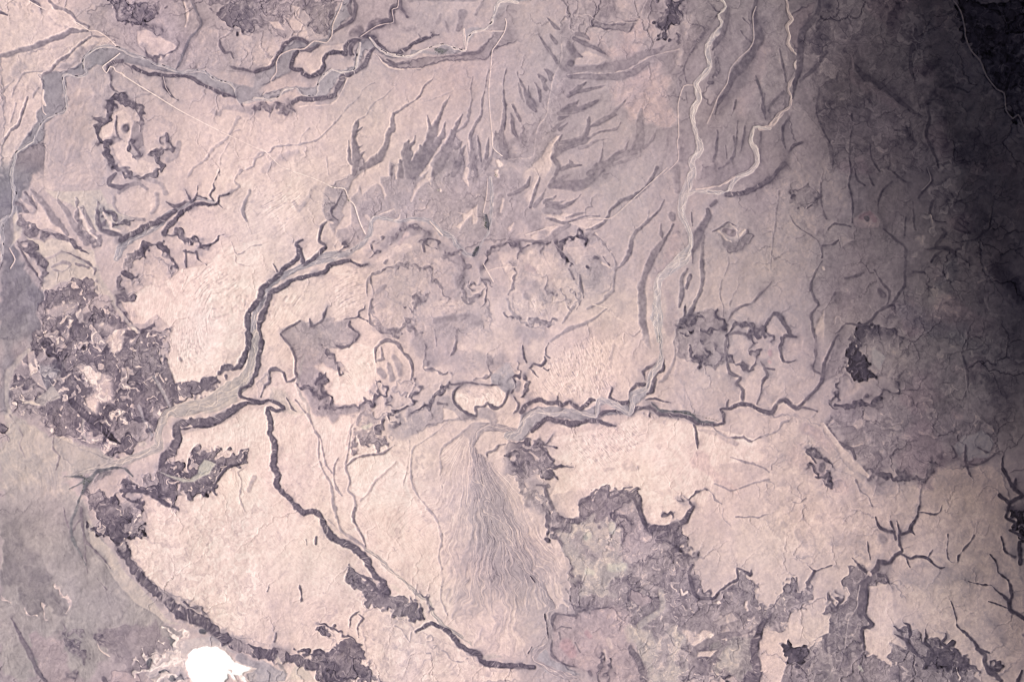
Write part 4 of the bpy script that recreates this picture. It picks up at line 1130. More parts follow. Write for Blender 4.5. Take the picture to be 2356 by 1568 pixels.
w 150 : 1500,560,30 1600,850,40 1900,900,40
w 168 : 620,300,40 760,420,40
@1860 1238
w 150 : 860,850,30 700,1100,30
w 186 : 700,300,50 1300,620,50 1900,600,60
w 176 : 2050,1000,50 2150,1200,30
@0 820
k 118G =delta : 760,1330,5 700,1500,4 680,1568,4
k 128G : 740,1300,8 800,1280,6
P 192b : 480,900 700,1000 1000,1100 940,1170 700,1200 560,1100
@0 1238
k 136G : 700,0,6 650,150,5 660,260,5 740,420,4 780,520,3
k 250W =salt : 2060,1470,5 2130,1560,5
k 248W =salt : 2150,1480,4 2230,1560,4
r 232W : 1480,1060,3 1520,1130,4 1570,1210,5
r 232W : 1660,1130,4 1640,1200,5 1690,1220,5
@1860 820
w 202r : 500,850,40 600,1000,30
w 206r : 300,1050,60 700,1350,60
w 196 : 1200,1400,60 1700,1350,60 2000,1300,50
w 120 : 2000,300,80 2200,500,70
@1240 0
v 204g =eastriver : 2356,1165,8 2230,1165,7 2200,1280,8 2240,1350,14 2250,1450,9 2200,1510,11 2080,1568,11
w 168 : 2230,1200,20 2250,1450,26
@0 410
w 136g : 40,150,50 40,700,50 90,1100,60 150,1500,60
@0 820
w 146g : 80,0,50 60,400,36 50,700,24
@0 1238
w 152b : 100,100,90 220,500,90 350,750,70
w 168b : 600,500,80 900,900,80
@620 410
r 150 : 1050,1090,6 1130,930,9 1300,880,9 1500,900,7 1650,980,7 1750,1150,6
r 142 : 1060,1180,6 1080,1400,9 1200,1500,9 1330,1480,9 1400,1350,7 1380,1230,5
r 150 : 1430,1280,10 1500,1180,12 1600,1120,8
r 145 : 1900,960,5 1880,1080,8 1930,1170,6 2010,1140,6 2060,1060,5
r 148 : 1950,990,3 1970,1100,3
k 152 : 1640,1430,3 1650,1568,3
k 152 : 1850,1450,3 1830,1568,4
r 150 : 1380,1340,10 1420,1440,10 1480,1500,10
@620 820
r 150 : 1560,60,8 1580,250,10 1700,330,10 1760,300,6
k 146 : 1830,0,4 1810,120,5 1760,170,4
r 158 : 1980,380,8 2080,370,10 2130,300,8 2100,180,6
r 140 : 1100,430,6 1130,500,6
@1240 410
r 152 : 30,820,8 60,1000,8 20,1150,8
r 148 : 220,1330,8 340,1390,10 450,1330,8
r 150 : 560,1080,5 640,1180,6 600,1250,5
@0 1238
w 172b : 80,-60,70 400,-40,80 700,40,60
w 160b : 60,60,60 330,180,80
@1240 0
w 172 : 560,900,30 760,1080,26 980,960,20
w 176 : 520,1120,30 640,1180,20
k 150 : 470,1010,12 600,1010,8 700,1000,2
k 150 : 480,1290,12 560,1270,8 640,1230,2
k 150 : 860,1100,10 960,1020,8 1060,900,2
k 152 : 640,1330,10 760,1290,8 900,1260,3
k 150 : 420,1180,14 470,1120,8 530,1080,2
k 150 : 150,900,10 120,820,6 110,740,2
k 150 : 340,780,14 310,720,7 290,680,2
k 150 : 380,700,14 360,640,7 340,600,2
k 152 : 960,1440,10 1100,1340,8 1150,1260,3
@620 0
k 152 : 1040,1500,14 1090,1440,8 1100,1390,2
k 152 : 1330,1400,14 1350,1330,8 1360,1280,2
k 150 : 1700,1330,12 1740,1250,8 1790,1180,2
k 150 : 1830,1400,12 1850,1340,8 1880,1290,2
k 150 : 2080,1500,14 2140,1400,8 2160,1300,3
k 150 : 1960,1500,12 1930,1400,8 1925,1330,3
@1240 410
k 152 : 380,160,14 480,100,10 560,60,4
k 152 : 240,330,14 300,260,10 340,180,4
k 152 : 520,430,8 620,400,6 700,380,2
k 152 : 330,300,12 420,310,8 520,280,3
@620 0
t 232 =road : 0,1320,1.6 100,1360 230,1490 350,1535 400,1575,1.6
@620 820
w 206 : 1830,480,30 2250,470,30
@1240 1238
w 176 : 1350,1000,50 1450,1250,50 1350,1450,50
@0 1238
w 178b : 300,300,60 600,700,70 900,950,70
@0 1238
w 216W : 1650,1330,16 1480,1400,16 1330,1460,14
w 212W : 1600,1480,18 1450,1520,16
r 232W : 1640,1400,5 1500,1390,4 1400,1420,3 1280,1440,2
r 230W : 1560,1300,4 1440,1300,3 1340,1330,2"""

# ---------------------------------------------------------------- survey of the land (heights and ground cover)
STEP = 1.3                      # survey units between grid points; one survey unit = 0.1 Blender units
MARG = 150
gx = np.arange(-MARG, 2500 + MARG + STEP, STEP, dtype=np.float32)
gy = np.arange(-MARG, 1664 + MARG + STEP, STEP, dtype=np.float32)
X, Y = np.meshgrid(gx, gy)
H_, W_ = X.shape
rng = np.random.default_rng(7)

def bspl(n_out, pos):
    """cubic B-spline weights: matrix from lattice (n_out) to positions pos (in lattice units)"""
    i = np.floor(pos).astype(int); f = (pos - i).astype(np.float32)
    M = np.zeros((len(pos), n_out), np.float32)
    w = [(1-f)**3/6, (3*f**3-6*f**2+4)/6, (-3*f**3+3*f**2+3*f+1)/6, f**3/6]
    for k in range(4):
        np.add.at(M, (np.arange(len(pos)), np.clip(i-1+k, 0, n_out-1)), w[k])
    return M

# one tileable band-limited noise texture, looked up at any (warped, stretched) position
TN = 1024; CELL = 4
def _tile():
    n = TN // CELL
    lat = rng.standard_normal((n+4, n+4)).astype(np.float32)
    lat[n:] = lat[:4]; lat[:, n:] = lat[:, :4]
    M = bspl(n+4, np.arange(TN)/CELL + 1.0)
    t = M @ lat @ M.T
    return (t / t.std()).astype(np.float32)
TILES = [_tile() for _ in range(3)]

def noise(u, v, k=0):
    t = TILES[k % 3]
    u = u*CELL + 37.3*k; v = v*CELL + 91.7*k
    iu = np.floor(u); iv = np.floor(v)
    fu = (u-iu).astype(np.float32); fv = (v-iv).astype(np.float32)
    iu = iu.astype(np.int64) & (TN-1); iv = iv.astype(np.int64) & (TN-1)
    iu1 = (iu+1) & (TN-1); iv1 = (iv+1) & (TN-1)
    a = t[iv, iu]*(1-fu)+t[iv, iu1]*fu
    b = t[iv1, iu]*(1-fu)+t[iv1, iu1]*fu
    return a*(1-fv)+b*fv

def rot(x, y, a):
    c, s = math.cos(a), math.sin(a)
    return c*x+s*y, -s*x+c*y

def fbm(x, y, scale, octs=4, gain=0.5, k=0):
    out = 0; amp = 1.0; tot = 0
    for o in range(octs):
        xr, yr = rot(x, y, 0.6+1.1*o+0.7*k)
        out = out + amp*noise(xr/scale, yr/scale, k+o); tot += amp*amp
        scale *= 0.5; amp *= gain
    return out/math.sqrt(tot)

def ridged(x, y, scale, octs=3, k=0):
    out = 0; amp = 1.0; tot = 0
    for o in range(octs):
        xr, yr = rot(x, y, 0.9+1.3*o+0.5*k)
        out = out + amp*(1-np.minimum(1, np.abs(noise(xr/scale, yr/scale, k+o))*1.6)); tot += amp
        scale *= 0.52; amp *= 0.6
    return out/tot

def sstep(a, b, t):
    t = np.clip((t-a)/(b-a), 0, 1)
    return t*t*(3-2*t)

# organic warping of every outline
wx = 3.6*fbm(X, Y, 80, 2, .5, 1) + 1.1*noise(X/17, Y/17, 2) + .6*noise(X/7, Y/7, 0)
wy = 3.6*fbm(X, Y, 80, 2, .5, 2) + 1.1*noise(X/17, Y/17, 0) + .6*noise(X/7, Y/7, 1)
wx2 = 4.5*noise(X/13, Y/13, 1) + 2.6*noise(X/6, Y/6, 2)
wy2 = 4.5*noise(X/13, Y/13, 2) + 2.6*noise(X/6, Y/6, 1)
XW, YW = X+wx*0.75, Y+wy*0.75
XR, YR = X+wx*0.75+wx2, Y+wy*0.75+wy2

# broad tone of the desert floor, 12 x 8 samples 208 units apart
BASE = """208 182 165 178 182 190 190 180 168 160 152 150
195 203 220 222 210 200 188 180 170 160 155 150
203 213 226 225 204 184 186 190 182 174 162 155
170 200 233 228 208 196 198 202 192 184 168 160
175 185 225 228 222 215 225 218 208 195 165 165
188 215 228 228 228 222 224 230 222 206 190 190
170 190 230 235 236 220 205 208 218 218 210 200
165 185 205 225 225 228 180 185 198 208 214 210"""
lat = np.array([[float(v) for v in r.split()] for r in BASE.split("\n")], np.float32)
lat = np.pad(lat, 2, mode="edge")
Mx = bspl(lat.shape[1], (gx-104)/208+2); My = bspl(lat.shape[0], (gy-104)/208+2)
L = (My @ lat @ Mx.T).astype(np.float32)
CH = np.zeros(X.shape+(3,), np.float32)       # hue offset
MOT = np.zeros_like(L)                        # how broken the surface is
DUN = np.zeros_like(L)                        # ripple dunes
cls = np.zeros(X.shape, np.int16)
keys = ["ground"]
OUT = np.zeros(X.shape, bool)                 # where water already has a bed
HUE = {"": (0, 0, 0), "g": (-6, 1, 3), "b": (-2, 2.5, -2), "r": (1, -3, -2), "R": (7, -10, -7), "G": (-10, 4, -3), "W": (-3, 2, 4)}

MOT += 0.16
SMO = np.zeros_like(L)                        # wind-smoothed plains
L += 4*fbm(X, Y, 120, 3, .5, 0)

def sl(b, pad):
    x0, x1, y0, y1 = b
    i0 = max(0, int((x0-pad+MARG)/STEP)); i1 = min(W_, int((x1+pad+MARG)/STEP)+2)
    j0 = max(0, int((y0-pad+MARG)/STEP)); j1 = min(H_, int((y1+pad+MARG)/STEP)+2)
    if i1 <= i0 or j1 <= j0: return None
    return slice(j0, j1), slice(i0, i1)

def smooth_line(p):
    """Catmull-Rom through the surveyed points; columns x, y, width"""
    p = np.array(p, float)
    if len(p) < 3: return p
    q = np.vstack([2*p[0]-p[1], p, 2*p[-1]-p[-2]])
    out = []
    for i in range(1, len(q)-2):
        a, b, c, d = q[i-1], q[i], q[i+1], q[i+2]
        for t in ((0, .33, .67) if np.hypot(*(c-b)[:2]) > 9 else (0,)):
            v = .5*((2*b)+(-a+c)*t+(2*a-5*b+4*c-d)*t*t+(-a+3*b-3*c+d)*t**3)
            v = b+(c-b)*t + .75*(v-(b+(c-b)*t))
            v[2] = b[2]+(c[2]-b[2])*t
            out.append(v)
    out.append(q[-2])
    return np.array(out)

def stroke_field(p, xs, ys, pad):
    """best coverage margin (half width - distance), arc length and side at every point"""
    b = (p[:, 0].min(), p[:, 0].max(), p[:, 1].min(), p[:, 1].max())
    S = sl(b, pad)
    if S is None: return None
    sh = xs[S].shape
    m = np.full(sh, -1e3, np.float32); s = np.zeros(sh, np.float32); sd = np.zeros(sh, np.float32)
    hw = np.ones(sh, np.float32)
    acc = 0.0
    for i in range(len(p)-1):
        x0, y0, w0 = p[i]; x1, y1, w1 = p[i+1]
        dx, dy = x1-x0, y1-y0; ln = math.hypot(dx, dy)
        if ln < 1e-6: continue
        T = sl((min(x0, x1), max(x0, x1), min(y0, y1), max(y0, y1)), pad)
        if T is not None:
            tj = slice(T[0].start-S[0].start, T[0].stop-S[0].start); ti = slice(T[1].start-S[1].start, T[1].stop-S[1].start)
            ax = xs[T]-x0; ay = ys[T]-y0
            t = np.clip((ax*dx+ay*dy)/(ln*ln), 0, 1)
            d = np.hypot(ax-t*dx, ay-t*dy)
            h = .5*(w0+(w1-w0)*t)
            mm = h-d
            up = mm > m[tj, ti]
            m[tj, ti] = np.where(up, mm, m[tj, ti])
            s[tj, ti] = np.where(up, acc+t*ln, s[tj, ti])
            hw[tj, ti] = np.where(up, h, hw[tj, ti])
            sd[tj, ti] = np.where(up, np.sign(ax*dy-ay*dx)*d, sd[tj, ti])
        acc += ln
    return S, m, s, sd, hw

def poly_field(p, xs, ys, pad):
    b = (p[:, 0].min(), p[:, 0].max(), p[:, 1].min(), p[:, 1].max())
    S = sl(b, pad)
    if S is None: return None
    x = xs[S]; y = ys[S]
    ins = np.zeros(x.shape, bool); d = np.full(x.shape, 1e3, np.float32)
    n = len(p)
    for i in range(n):
        x0, y0 = p[i][:2]; x1, y1 = p[(i+1) % n][:2]
        dx, dy = x1-x0, y1-y0; l2 = dx*dx+dy*dy
        if l2 < 1e-9: continue
        t = np.clip(((x-x0)*dx+(y-y0)*dy)/l2, 0, 1)
        d = np.minimum(d, np.hypot(x-x0-t*dx, y-y0-t*dy))
        if y0 != y1:
            c = ((y0 > y) != (y1 > y)) & (x < dx*(y-y0)/dy+x0)
            ins ^= c
    return S, np.where(ins, d, -d)

def lay(S, a, tone, hue, key, mot=None):
    L[S] = L[S]*(1-a)+tone*a
    CH[S] = CH[S]*(1-a[..., None])+np.array(HUE[hue], np.float32)*a[..., None]
    if mot is not None: MOT[S] = MOT[S]*(1-a)+mot*a
    if key:
        if key not in keys: keys.append(key)
        cls[S] = np.where(a > .5, keys.index(key), cls[S])

ox = oy = 0.0
Z = 640/2356.0
feat_i = 0
ordered = []; sheet = ""; tracks = []; lines_ = []; washes = []
for line in FEATURES.strip().split("\n"):
    if line[0] == "@": sheet = line
    (tracks if line[0] == "t" else (ordered if line[0] in "PMDFN" else (washes if line[0] == "w" else lines_))).append((sheet, line))
for sheet, line in ordered+washes+lines_+tracks:          # areas first, then cliffs and beds, tracks and roads over all
    sh_ = list(map(float, sheet[1:].split())); ox, oy = sh_[:2]; Z = sh_[2] if len(sh_) > 2 else 640/2356.0
    whole = len(sh_) > 2                           # an outline drawn over several sheets has no seams
    if line[0] == "@": continue
    head, body = line.split(" : ")
    tk = head.split()
    style = tk[0]; key = None; mflag = rflag = False; ang = 0.0; fea = 9.0
    tone = tk[1]; hue = ""
    if not tone[-1].isdigit(): hue = tone[-1]; tone = tone[:-1]
    tone = float(tone)
    if style in "ksr" and tone < 138: tone += (138-tone)*.42
    for e in tk[2:]:
        if e[0] == "=": key = e[1:]
        elif e == "m": mflag = True
        elif e == "r" and len(tk) > 2: rflag = True
        elif e[0] == "f": fea = float(e[1:])
        elif e[0] == "a": ang = math.radians(float(e[1:]))
    pts = []; w = 3.0
    for c in body.split():
        v = [float(q) for q in c.split(",")]
        w = v[2] if len(v) > 2 else None
        pts.append([ox+v[0]*Z, oy+v[1]*Z, w])
    # a width holds or runs evenly to the next one given
    ws = [q[2] for q in pts]
    seams = []
    if style in "PMDFN":
        # an area cut by the edge of its survey sheet runs on a little and blends into the next sheet
        P = np.array([q[:2] for q in pts]); P0 = P.copy(); e_ = 4*Z; off_ = 26.0
        wx_, hy_ = 2356*Z, 1568*Z
        if ox > 0: P[P0[:, 0] < ox+e_, 0] -= off_
        if ox < 1800: P[P0[:, 0] > ox+wx_-e_, 0] += off_
        if oy > 0: P[P0[:, 1] < oy+e_, 1] -= off_
        if oy < 1200: P[P0[:, 1] > oy+hy_-e_, 1] += off_
        if whole: P = P0
        def seam_fade(S_):
            f_ = 1.0
            if whole: return f_
            if ox > 0 and (P0[:, 0] < ox+e_).sum() > 1: f_ = f_*sstep(0, 2*off_, X[S_]-(ox-off_))
            if ox < 1800 and (P0[:, 0] > ox+wx_-e_).sum() > 1: f_ = f_*sstep(0, 2*off_, ox+wx_+off_-X[S_])
            if oy > 0 and (P0[:, 1] < oy+e_).sum() > 1: f_ = f_*sstep(0, 2*off_, Y[S_]-(oy-off_))
            if oy < 1200 and (P0[:, 1] > oy+hy_-e_).sum() > 1: f_ = f_*sstep(0, 2*off_, oy+hy_+off_-Y[S_])
            return f_
    else:
        if ws[0] is None: ws[0] = 3.0
        last = 0
        for i in range(1, len(ws)):
            if ws[i] is not None:
                for j in range(last+1, i): ws[j] = ws[last]+(ws[i]-ws[last])*(j-last)/(i-last)
                last = i
        for j in range(last+1, len(ws)): ws[j] = ws[last]
        if len(pts) == 1: pts.append([pts[0][0]+1, pts[0][1]+1, 0]); ws.append(ws[0])
        if style in 'kr' and tone < 160 and len(pts) > 2:
            ws[0] *= .6; ws[-1] *= .5
        P = smooth_line([[q[0], q[1], max(wv, .8)] for q, wv in zip(pts, ws)])
    feat_i += 1
    fk = feat_i % 3
    if hue == "" and rflag: mflag = True
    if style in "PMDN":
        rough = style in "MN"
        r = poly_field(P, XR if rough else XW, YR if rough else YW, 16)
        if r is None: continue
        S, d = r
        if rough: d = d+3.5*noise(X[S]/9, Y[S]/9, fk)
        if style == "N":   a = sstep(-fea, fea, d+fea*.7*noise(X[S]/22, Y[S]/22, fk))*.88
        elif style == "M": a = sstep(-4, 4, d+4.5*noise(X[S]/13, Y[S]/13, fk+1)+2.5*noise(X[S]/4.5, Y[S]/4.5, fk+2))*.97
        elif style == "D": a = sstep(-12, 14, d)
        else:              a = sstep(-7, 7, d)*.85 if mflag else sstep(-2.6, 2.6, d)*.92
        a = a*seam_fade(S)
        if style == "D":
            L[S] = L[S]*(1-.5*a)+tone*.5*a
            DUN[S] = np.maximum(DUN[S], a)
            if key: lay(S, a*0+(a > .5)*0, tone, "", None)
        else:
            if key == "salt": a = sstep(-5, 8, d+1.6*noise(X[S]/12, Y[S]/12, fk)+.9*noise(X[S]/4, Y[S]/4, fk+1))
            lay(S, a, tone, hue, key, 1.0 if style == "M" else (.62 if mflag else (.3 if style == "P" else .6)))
            if style == "P": DUN[S] *= (1-a)
            if style == "M" or mflag or tone < 196:      # broken ground ends in a dark, finely notched edge
                e = d+2.2*noise(X[S]/5, Y[S]/5, fk+1)
                L[S] -= seam_fade(S)*(20 if style in "MP" else 6)*np.exp(-((e-1.5)/2.4)**2)*np.clip(.7+.8*noise(X[S]/30, Y[S]/30, fk), 0, 1.6)
        if style == "D" and key:
            if key not in keys: keys.append(key)
            cls[S] = np.where(a > .5, keys.index(key), cls[S])
    elif style == "F":
        r = poly_field(P, XR, YR, 20)
        if r is None: continue
        S, d = r
        a = sstep(-7, 7, d+5*noise(X[S]/24, Y[S]/24, fk))*seam_fade(S)
        u, v = rot(XW[S], YW[S], ang)
        v = v+9*noise(u/50, v/50, 1)+3*noise(u/14, v/14, 2)
        n = noise(u/22, v/4.2, fk)+.7*noise(u/11, v/2.4, fk+1)
        rr = 1-np.abs(noise(u/40+.3*noise(u/20, v/20, 1), v/5.5, fk+2))
        SMO[S] = np.maximum(SMO[S], a)
        lay(S, a, tone+2.2*n+7*np.clip(rr-.35, 0, 1), hue, key, .45)
    else:
        smooth = style == "t"
        feat_i += 0
        xs, ys = (X, Y) if smooth else ((XR, YR) if style == "r" else (XW, YW))
        wm = max(P[:, 2])
        r = stroke_field(P, xs, ys, wm*.8+(30 if style == "w" else 14))
        if r is None: continue
        S, m, s, sd, hw = r
        x, y = X[S], Y[S]
        if style in "ksrv" and (style == "v" or tone < 175): OUT[S] |= m > -1
        if style == 'k': m = m+hw*.16*noise(s/16, s*0+2.2*fk, fk)
        if style in "ksr" and tone < 140 and wm > 4:      # soft dark halo fading out from the dark rock
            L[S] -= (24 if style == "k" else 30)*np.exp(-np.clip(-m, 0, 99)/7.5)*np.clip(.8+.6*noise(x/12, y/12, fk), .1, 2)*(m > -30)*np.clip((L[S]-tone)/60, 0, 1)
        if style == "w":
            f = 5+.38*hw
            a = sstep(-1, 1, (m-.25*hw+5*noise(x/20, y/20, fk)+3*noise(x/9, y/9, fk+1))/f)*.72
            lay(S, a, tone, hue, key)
        elif style == "t":
            lay(S, sstep(-1.0, 1.0, m+.5)*.92, tone+3*noise(s/3, s*0, 1), hue, key)
        elif style == "k":
            f = np.clip(.34*hw+1.4, 1.8, 5.0)
            m2 = m+.2+.55*noise(x/7, y/7, fk)+.5*noise(s/4, sd/8, fk)
            a = sstep(-1, 1, m2/f)*(.9 if tone < 150 else .78)
            edge = np.exp(-((m-.8)/1.3)**2)*(hw > 2.6)
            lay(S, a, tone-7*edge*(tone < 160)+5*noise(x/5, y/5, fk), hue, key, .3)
            if tone < 150:   # pale lip just outside the dark stroke
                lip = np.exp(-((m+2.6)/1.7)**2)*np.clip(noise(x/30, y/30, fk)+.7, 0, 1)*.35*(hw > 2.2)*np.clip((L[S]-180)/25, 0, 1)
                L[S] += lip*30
        elif style == "r":
            m2 = m+.12*hw+1.6*noise(x/5.5, y/5.5, fk)+1.2*noise(x/11, y/11, fk+1)
            a = sstep(-2.6, 2.8, m2)*.9
            a = np.maximum(a, .35*sstep(-6, 1, m2)*sstep(.1, 1.2, noise(x/6, y/6, fk+1)))
            lay(S, a, tone+8*noise(x/4, y/4, fk), hue, key, .75)
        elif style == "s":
            # scarp: a steep face cut by gullies that run square to its rim; tone holds dark rock plus its shade
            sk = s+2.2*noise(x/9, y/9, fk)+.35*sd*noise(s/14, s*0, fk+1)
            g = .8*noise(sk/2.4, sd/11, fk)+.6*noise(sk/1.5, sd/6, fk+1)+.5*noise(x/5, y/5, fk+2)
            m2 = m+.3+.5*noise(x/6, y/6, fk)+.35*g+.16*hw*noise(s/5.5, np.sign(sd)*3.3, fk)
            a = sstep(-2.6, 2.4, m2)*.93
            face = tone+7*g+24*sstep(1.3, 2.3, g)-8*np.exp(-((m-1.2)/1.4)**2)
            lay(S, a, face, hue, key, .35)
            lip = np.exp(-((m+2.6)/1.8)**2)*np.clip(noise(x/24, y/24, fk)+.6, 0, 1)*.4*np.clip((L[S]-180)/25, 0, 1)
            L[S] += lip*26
        elif style == "v":
            # gravel bed with braided threads and a few dark pools
            m2 = m+.8*noise(s/7, sd/9, fk)
            a = sstep(-1.3, 1.3, m2)*.92
            hh = np.maximum(hw, 1.6)
            cen = hh*.55*noise(s/13, s*0+3.1, fk)
            c2 = hh*.7*noise(s/19, s*0+7.7, fk+1)
            c3 = hh*.8*noise(s/11, s*0+1.3, fk+2)
            thr = np.exp(-((sd-cen)/1.0)**2)+.8*np.exp(-((sd-c2)/.9)**2)+.7*np.exp(-((sd-c3)/.8)**2)+.6*np.exp(-((np.abs(sd)-hh)/1.1)**2)
            bed = tone+6*noise(s/10, sd/2.2, fk)+min(30, 250-tone)*np.clip(thr, 0, 1.1)*.8
            lay(S, a, bed, hue, key, .2)
            if key in ("nwriver", "nriver"):
                pool = sstep(.9, 1.3, noise(s/5, s*0, fk))*np.exp(-((sd-hh*.6)/1.0)**2)*(m > -1)
                L[S] = L[S]*(1-.85*pool)+50*pool
                wl = np.exp(-((sd+hh*.75)/1.0)**2)*sstep(-.4, .6, noise(s/11, s*0+4, fk+1))*(m > -1.5)
                L[S] = L[S]*(1-.6*wl)+215*wl*.6
        elif style == "C":
            lay(S, sstep(-2, 2, m), tone, "r", key, .4)

# ---- alluvial fan: ribs that spread from the mouth of the wadi
FAN = np.array([(1144,1070),(1100,1080),(1080,1110),(1078,1200),(1088,1330),(1085,1420),(1110,1510),(1150,1570),(1250,1600),(1290,1560),(1262,1500),(1330,1470),(1382,1480),(1372,1400),(1300,1250),(1230,1150),(1180,1110)], float)
keys.append("fan")
S, d = poly_field(FAN, XR, YR, 20)
x, y = XW[S], YW[S]
ax, ay = x-1150, y-1040
rad = np.hypot(ax, ay); th = np.arctan2(ax-.22*ay, ay)
n_ = lambda p_, q_: noise(p_/11, q_/11, 0)
wob = .020*noise(x/60, y/60, 1)+.006*noise(x/14, y/14, 2)
n1 = noise((th+wob)*40, rad/90, 0); n2 = noise((th+wob*1.3)*75+.5*n_(x, y), rad/50, 1); n3 = noise((th+wob*1.6)*130+.6*n_(y, x), rad/32, 2)
rib = .35*np.clip(1-np.abs(n1)*2.6, 0, 1)+.7*np.clip(1-np.abs(n2)*2.2, 0, 1)+.6*np.clip(1-np.abs(n3)*2.0, 0, 1)
core = sstep(.40, .08, np.abs(th-.02))*sstep(540, 330, rad)
a = sstep(-5, 5, d)*(1-(np.isin(cls[S], [keys.index(k) for k in ("fanriver",) if k in keys])))
CH[S] += (a*core)[..., None]*np.array((2, 0, -4), np.float32)
lay(S, a, 216-34*core-27*rib*(.45+.8*core)+5*n3, "", None, .25)
cls[S] = np.where((a > .5) & (d > 0), keys.index("fan"), cls[S])
DUN[S] *= 1-a

# ---- drainage: water finds its way to the traced beds over rough ground (cheapest-path tree), and cuts
def drainage(q):
    import heapq
    c = (slice(None, None, q), slice(None, None, q))
    out = OUT[c].copy(); hh, ww = out.shape
    xx, yy = X[c], Y[c]
    cost = np.exp(.75*noise(xx/9, yy/9, 0)+.5*noise(xx/23, yy/23, 1)+.45*rng.standard_normal(out.shape))
    cost = np.pad(cost, 1, constant_values=1e9); W2 = ww+2
    cf = cost.ravel().tolist()
    dist = [1e18]*len(cf); par = [-1]*len(cf)
    heap = []
    seeds = np.flatnonzero(np.pad(out, 1).ravel()).tolist()
    for s_ in seeds: dist[s_] = 0.0; heap.append((0.0, s_))
    for i_ in list(range(W2+1, W2+1+ww, 3))+list(range((hh)*W2+1, hh*W2+1+ww, 3)):
        if dist[i_] > 60: dist[i_] = 60.0; heap.append((60.0, i_))
    heapq.heapify(heap)
    nb_ = ((1, 1.0), (-1, 1.0), (W2, 1.0), (-W2, 1.0), (W2+1, 1.414), (W2-1, 1.414), (-W2+1, 1.414), (-W2-1, 1.414))
    done = bytearray(len(cf)); order = []
    push, pop = heapq.heappush, heapq.heappop
    while heap:
        d_, i_ = pop(heap)
        if done[i_]: continue
        done[i_] = 1; order.append(i_)
        for o_, w_ in nb_:
            j_ = i_+o_
            if done[j_]: continue
            cj = cf[j_]
            if cj > 1e8: continue
            nd = d_+w_*cj
            if nd < dist[j_]:
                dist[j_] = nd; par[j_] = i_; push(heap, (nd, j_))
    acc = [1.0]*len(cf)
    for i_ in reversed(order):
        p_ = par[i_]
        if p_ >= 0: acc[p_] += acc[i_]
    A_ = np.array(acc).reshape(hh+2, W2)[1:-1, 1:-1]
    D_ = np.minimum(np.array(dist), 1e4).reshape(hh+2, W2)[1:-1, 1:-1]
    A_[out] = 1
    return A_.astype(np.float32), D_.astype(np.float32)

def lookup(A, q, x, y):
    """bilinear read of a coarse grid at any survey position"""
    u_ = np.clip((x+MARG)/(STEP*q), 0, A.shape[1]-1.001); v_ = np.clip((y+MARG)/(STEP*q), 0, A.shape[0]-1.001)
    iu = u_.astype(int); iv = v_.astype(int); fu = (u_-iu).astype(np.float32); fv = (v_-iv).astype(np.float32)
    return (A[iv, iu]*(1-fu)+A[iv, iu+1]*fu)*(1-fv)+(A[iv+1, iu]*(1-fu)+A[iv+1, iu+1]*fu)*fv

def blur(A, r):
    k = np.exp(-np.linspace(-2, 2, 2*r+1)**2); k /= k.sum()
    P_ = np.pad(A, r, mode="edge")
    B = sum(k[i]*P_[i:i+A.shape[0]] for i in range(2*r+1))
    return sum(k[i]*B[:, i:i+A.shape[1]] for i in range(2*r+1))

DQ = 2
ACC, DST = drainage(DQ)
lg = np.log(ACC)
jx = X+2.2*noise(X/11, Y/11, 1)+.6*noise(X/4, Y/4, 0); jy = Y+2.2*noise(X/11, Y/11, 2)+.6*noise(X/4, Y/4, 1)
fine_ch = .75*lookup(blur(np.clip(lg-2.6, 0, 2.4), 1), DQ, jx, jy)          # rills
main_ch = .9*lookup(blur(np.clip(lg-4.4, 0, 3), 1), DQ, jx, jy)          # brooks and larger
wide_ch = lookup(blur(np.clip(lg-5.8, 0, 4), 3), DQ, jx, jy)          # their gravelly margins
slope_ = lookup(np.minimum(DST, 400), DQ, jx, jy)
isfan = blur((cls == keys.index("fan")).astype(np.float32), 3)
free = (1-.85*blur(SMO, 4))*(1-isfan)*(1-blur((cls == keys.index("salt")).astype(np.float32), 3))*(1-.7*blur(OUT.astype(np.float32), 2))

# ---- relief: dark = cut low, pale = stands high, plus gullied ground
MOT = blur(MOT, 2)
form = blur(L, 2)
Hh = (form-205)/100*3.2
rg = ridged(XW, YW, 34, 4, 1)
rg2 = ridged(XR, YR, 13, 3, 0)
fb = fbm(XW, YW, 26, 4, .6, 1)
fine = fbm(X, Y, 7, 2, .7, 2)
Hh += 1.6*fbm(X, Y, 90, 3, .5, 2) + .55*fb*(.35+MOT) - 1.5*np.clip(rg-.55, 0, 1)*MOT*2 - 1.2*(rg2-.5)*MOT**2 + .15*fine
Hh -= free*(.30+.55*MOT)*(.35+.65*sstep(232, 205, form))*np.clip(fine_ch, 0, 2)*.9+free*.5*main_ch
# dunes: short crests lying across the wind
da = .35+.9*noise(X/260, Y/260, 0)
cx_, sx_ = np.cos(da), np.sin(da)
u = X*cx_+Y*sx_; v = -X*sx_+Y*cx_
dn = .6*noise(u/9+.9*noise(X/30, Y/30, 0), v/4.0+1.2*noise(X/18, Y/18, 1), 1)+.55*noise(X/4.4, Y/3.4, 2)
DUN *= sstep(-.9, .3, fbm(X, Y, 60, 2, .5, 1))
DUN = np.maximum(DUN, .35*sstep(205, 225, L)*(1-np.clip(MOT*1.2-.3, 0, 1)))
Hh += .42*dn*DUN

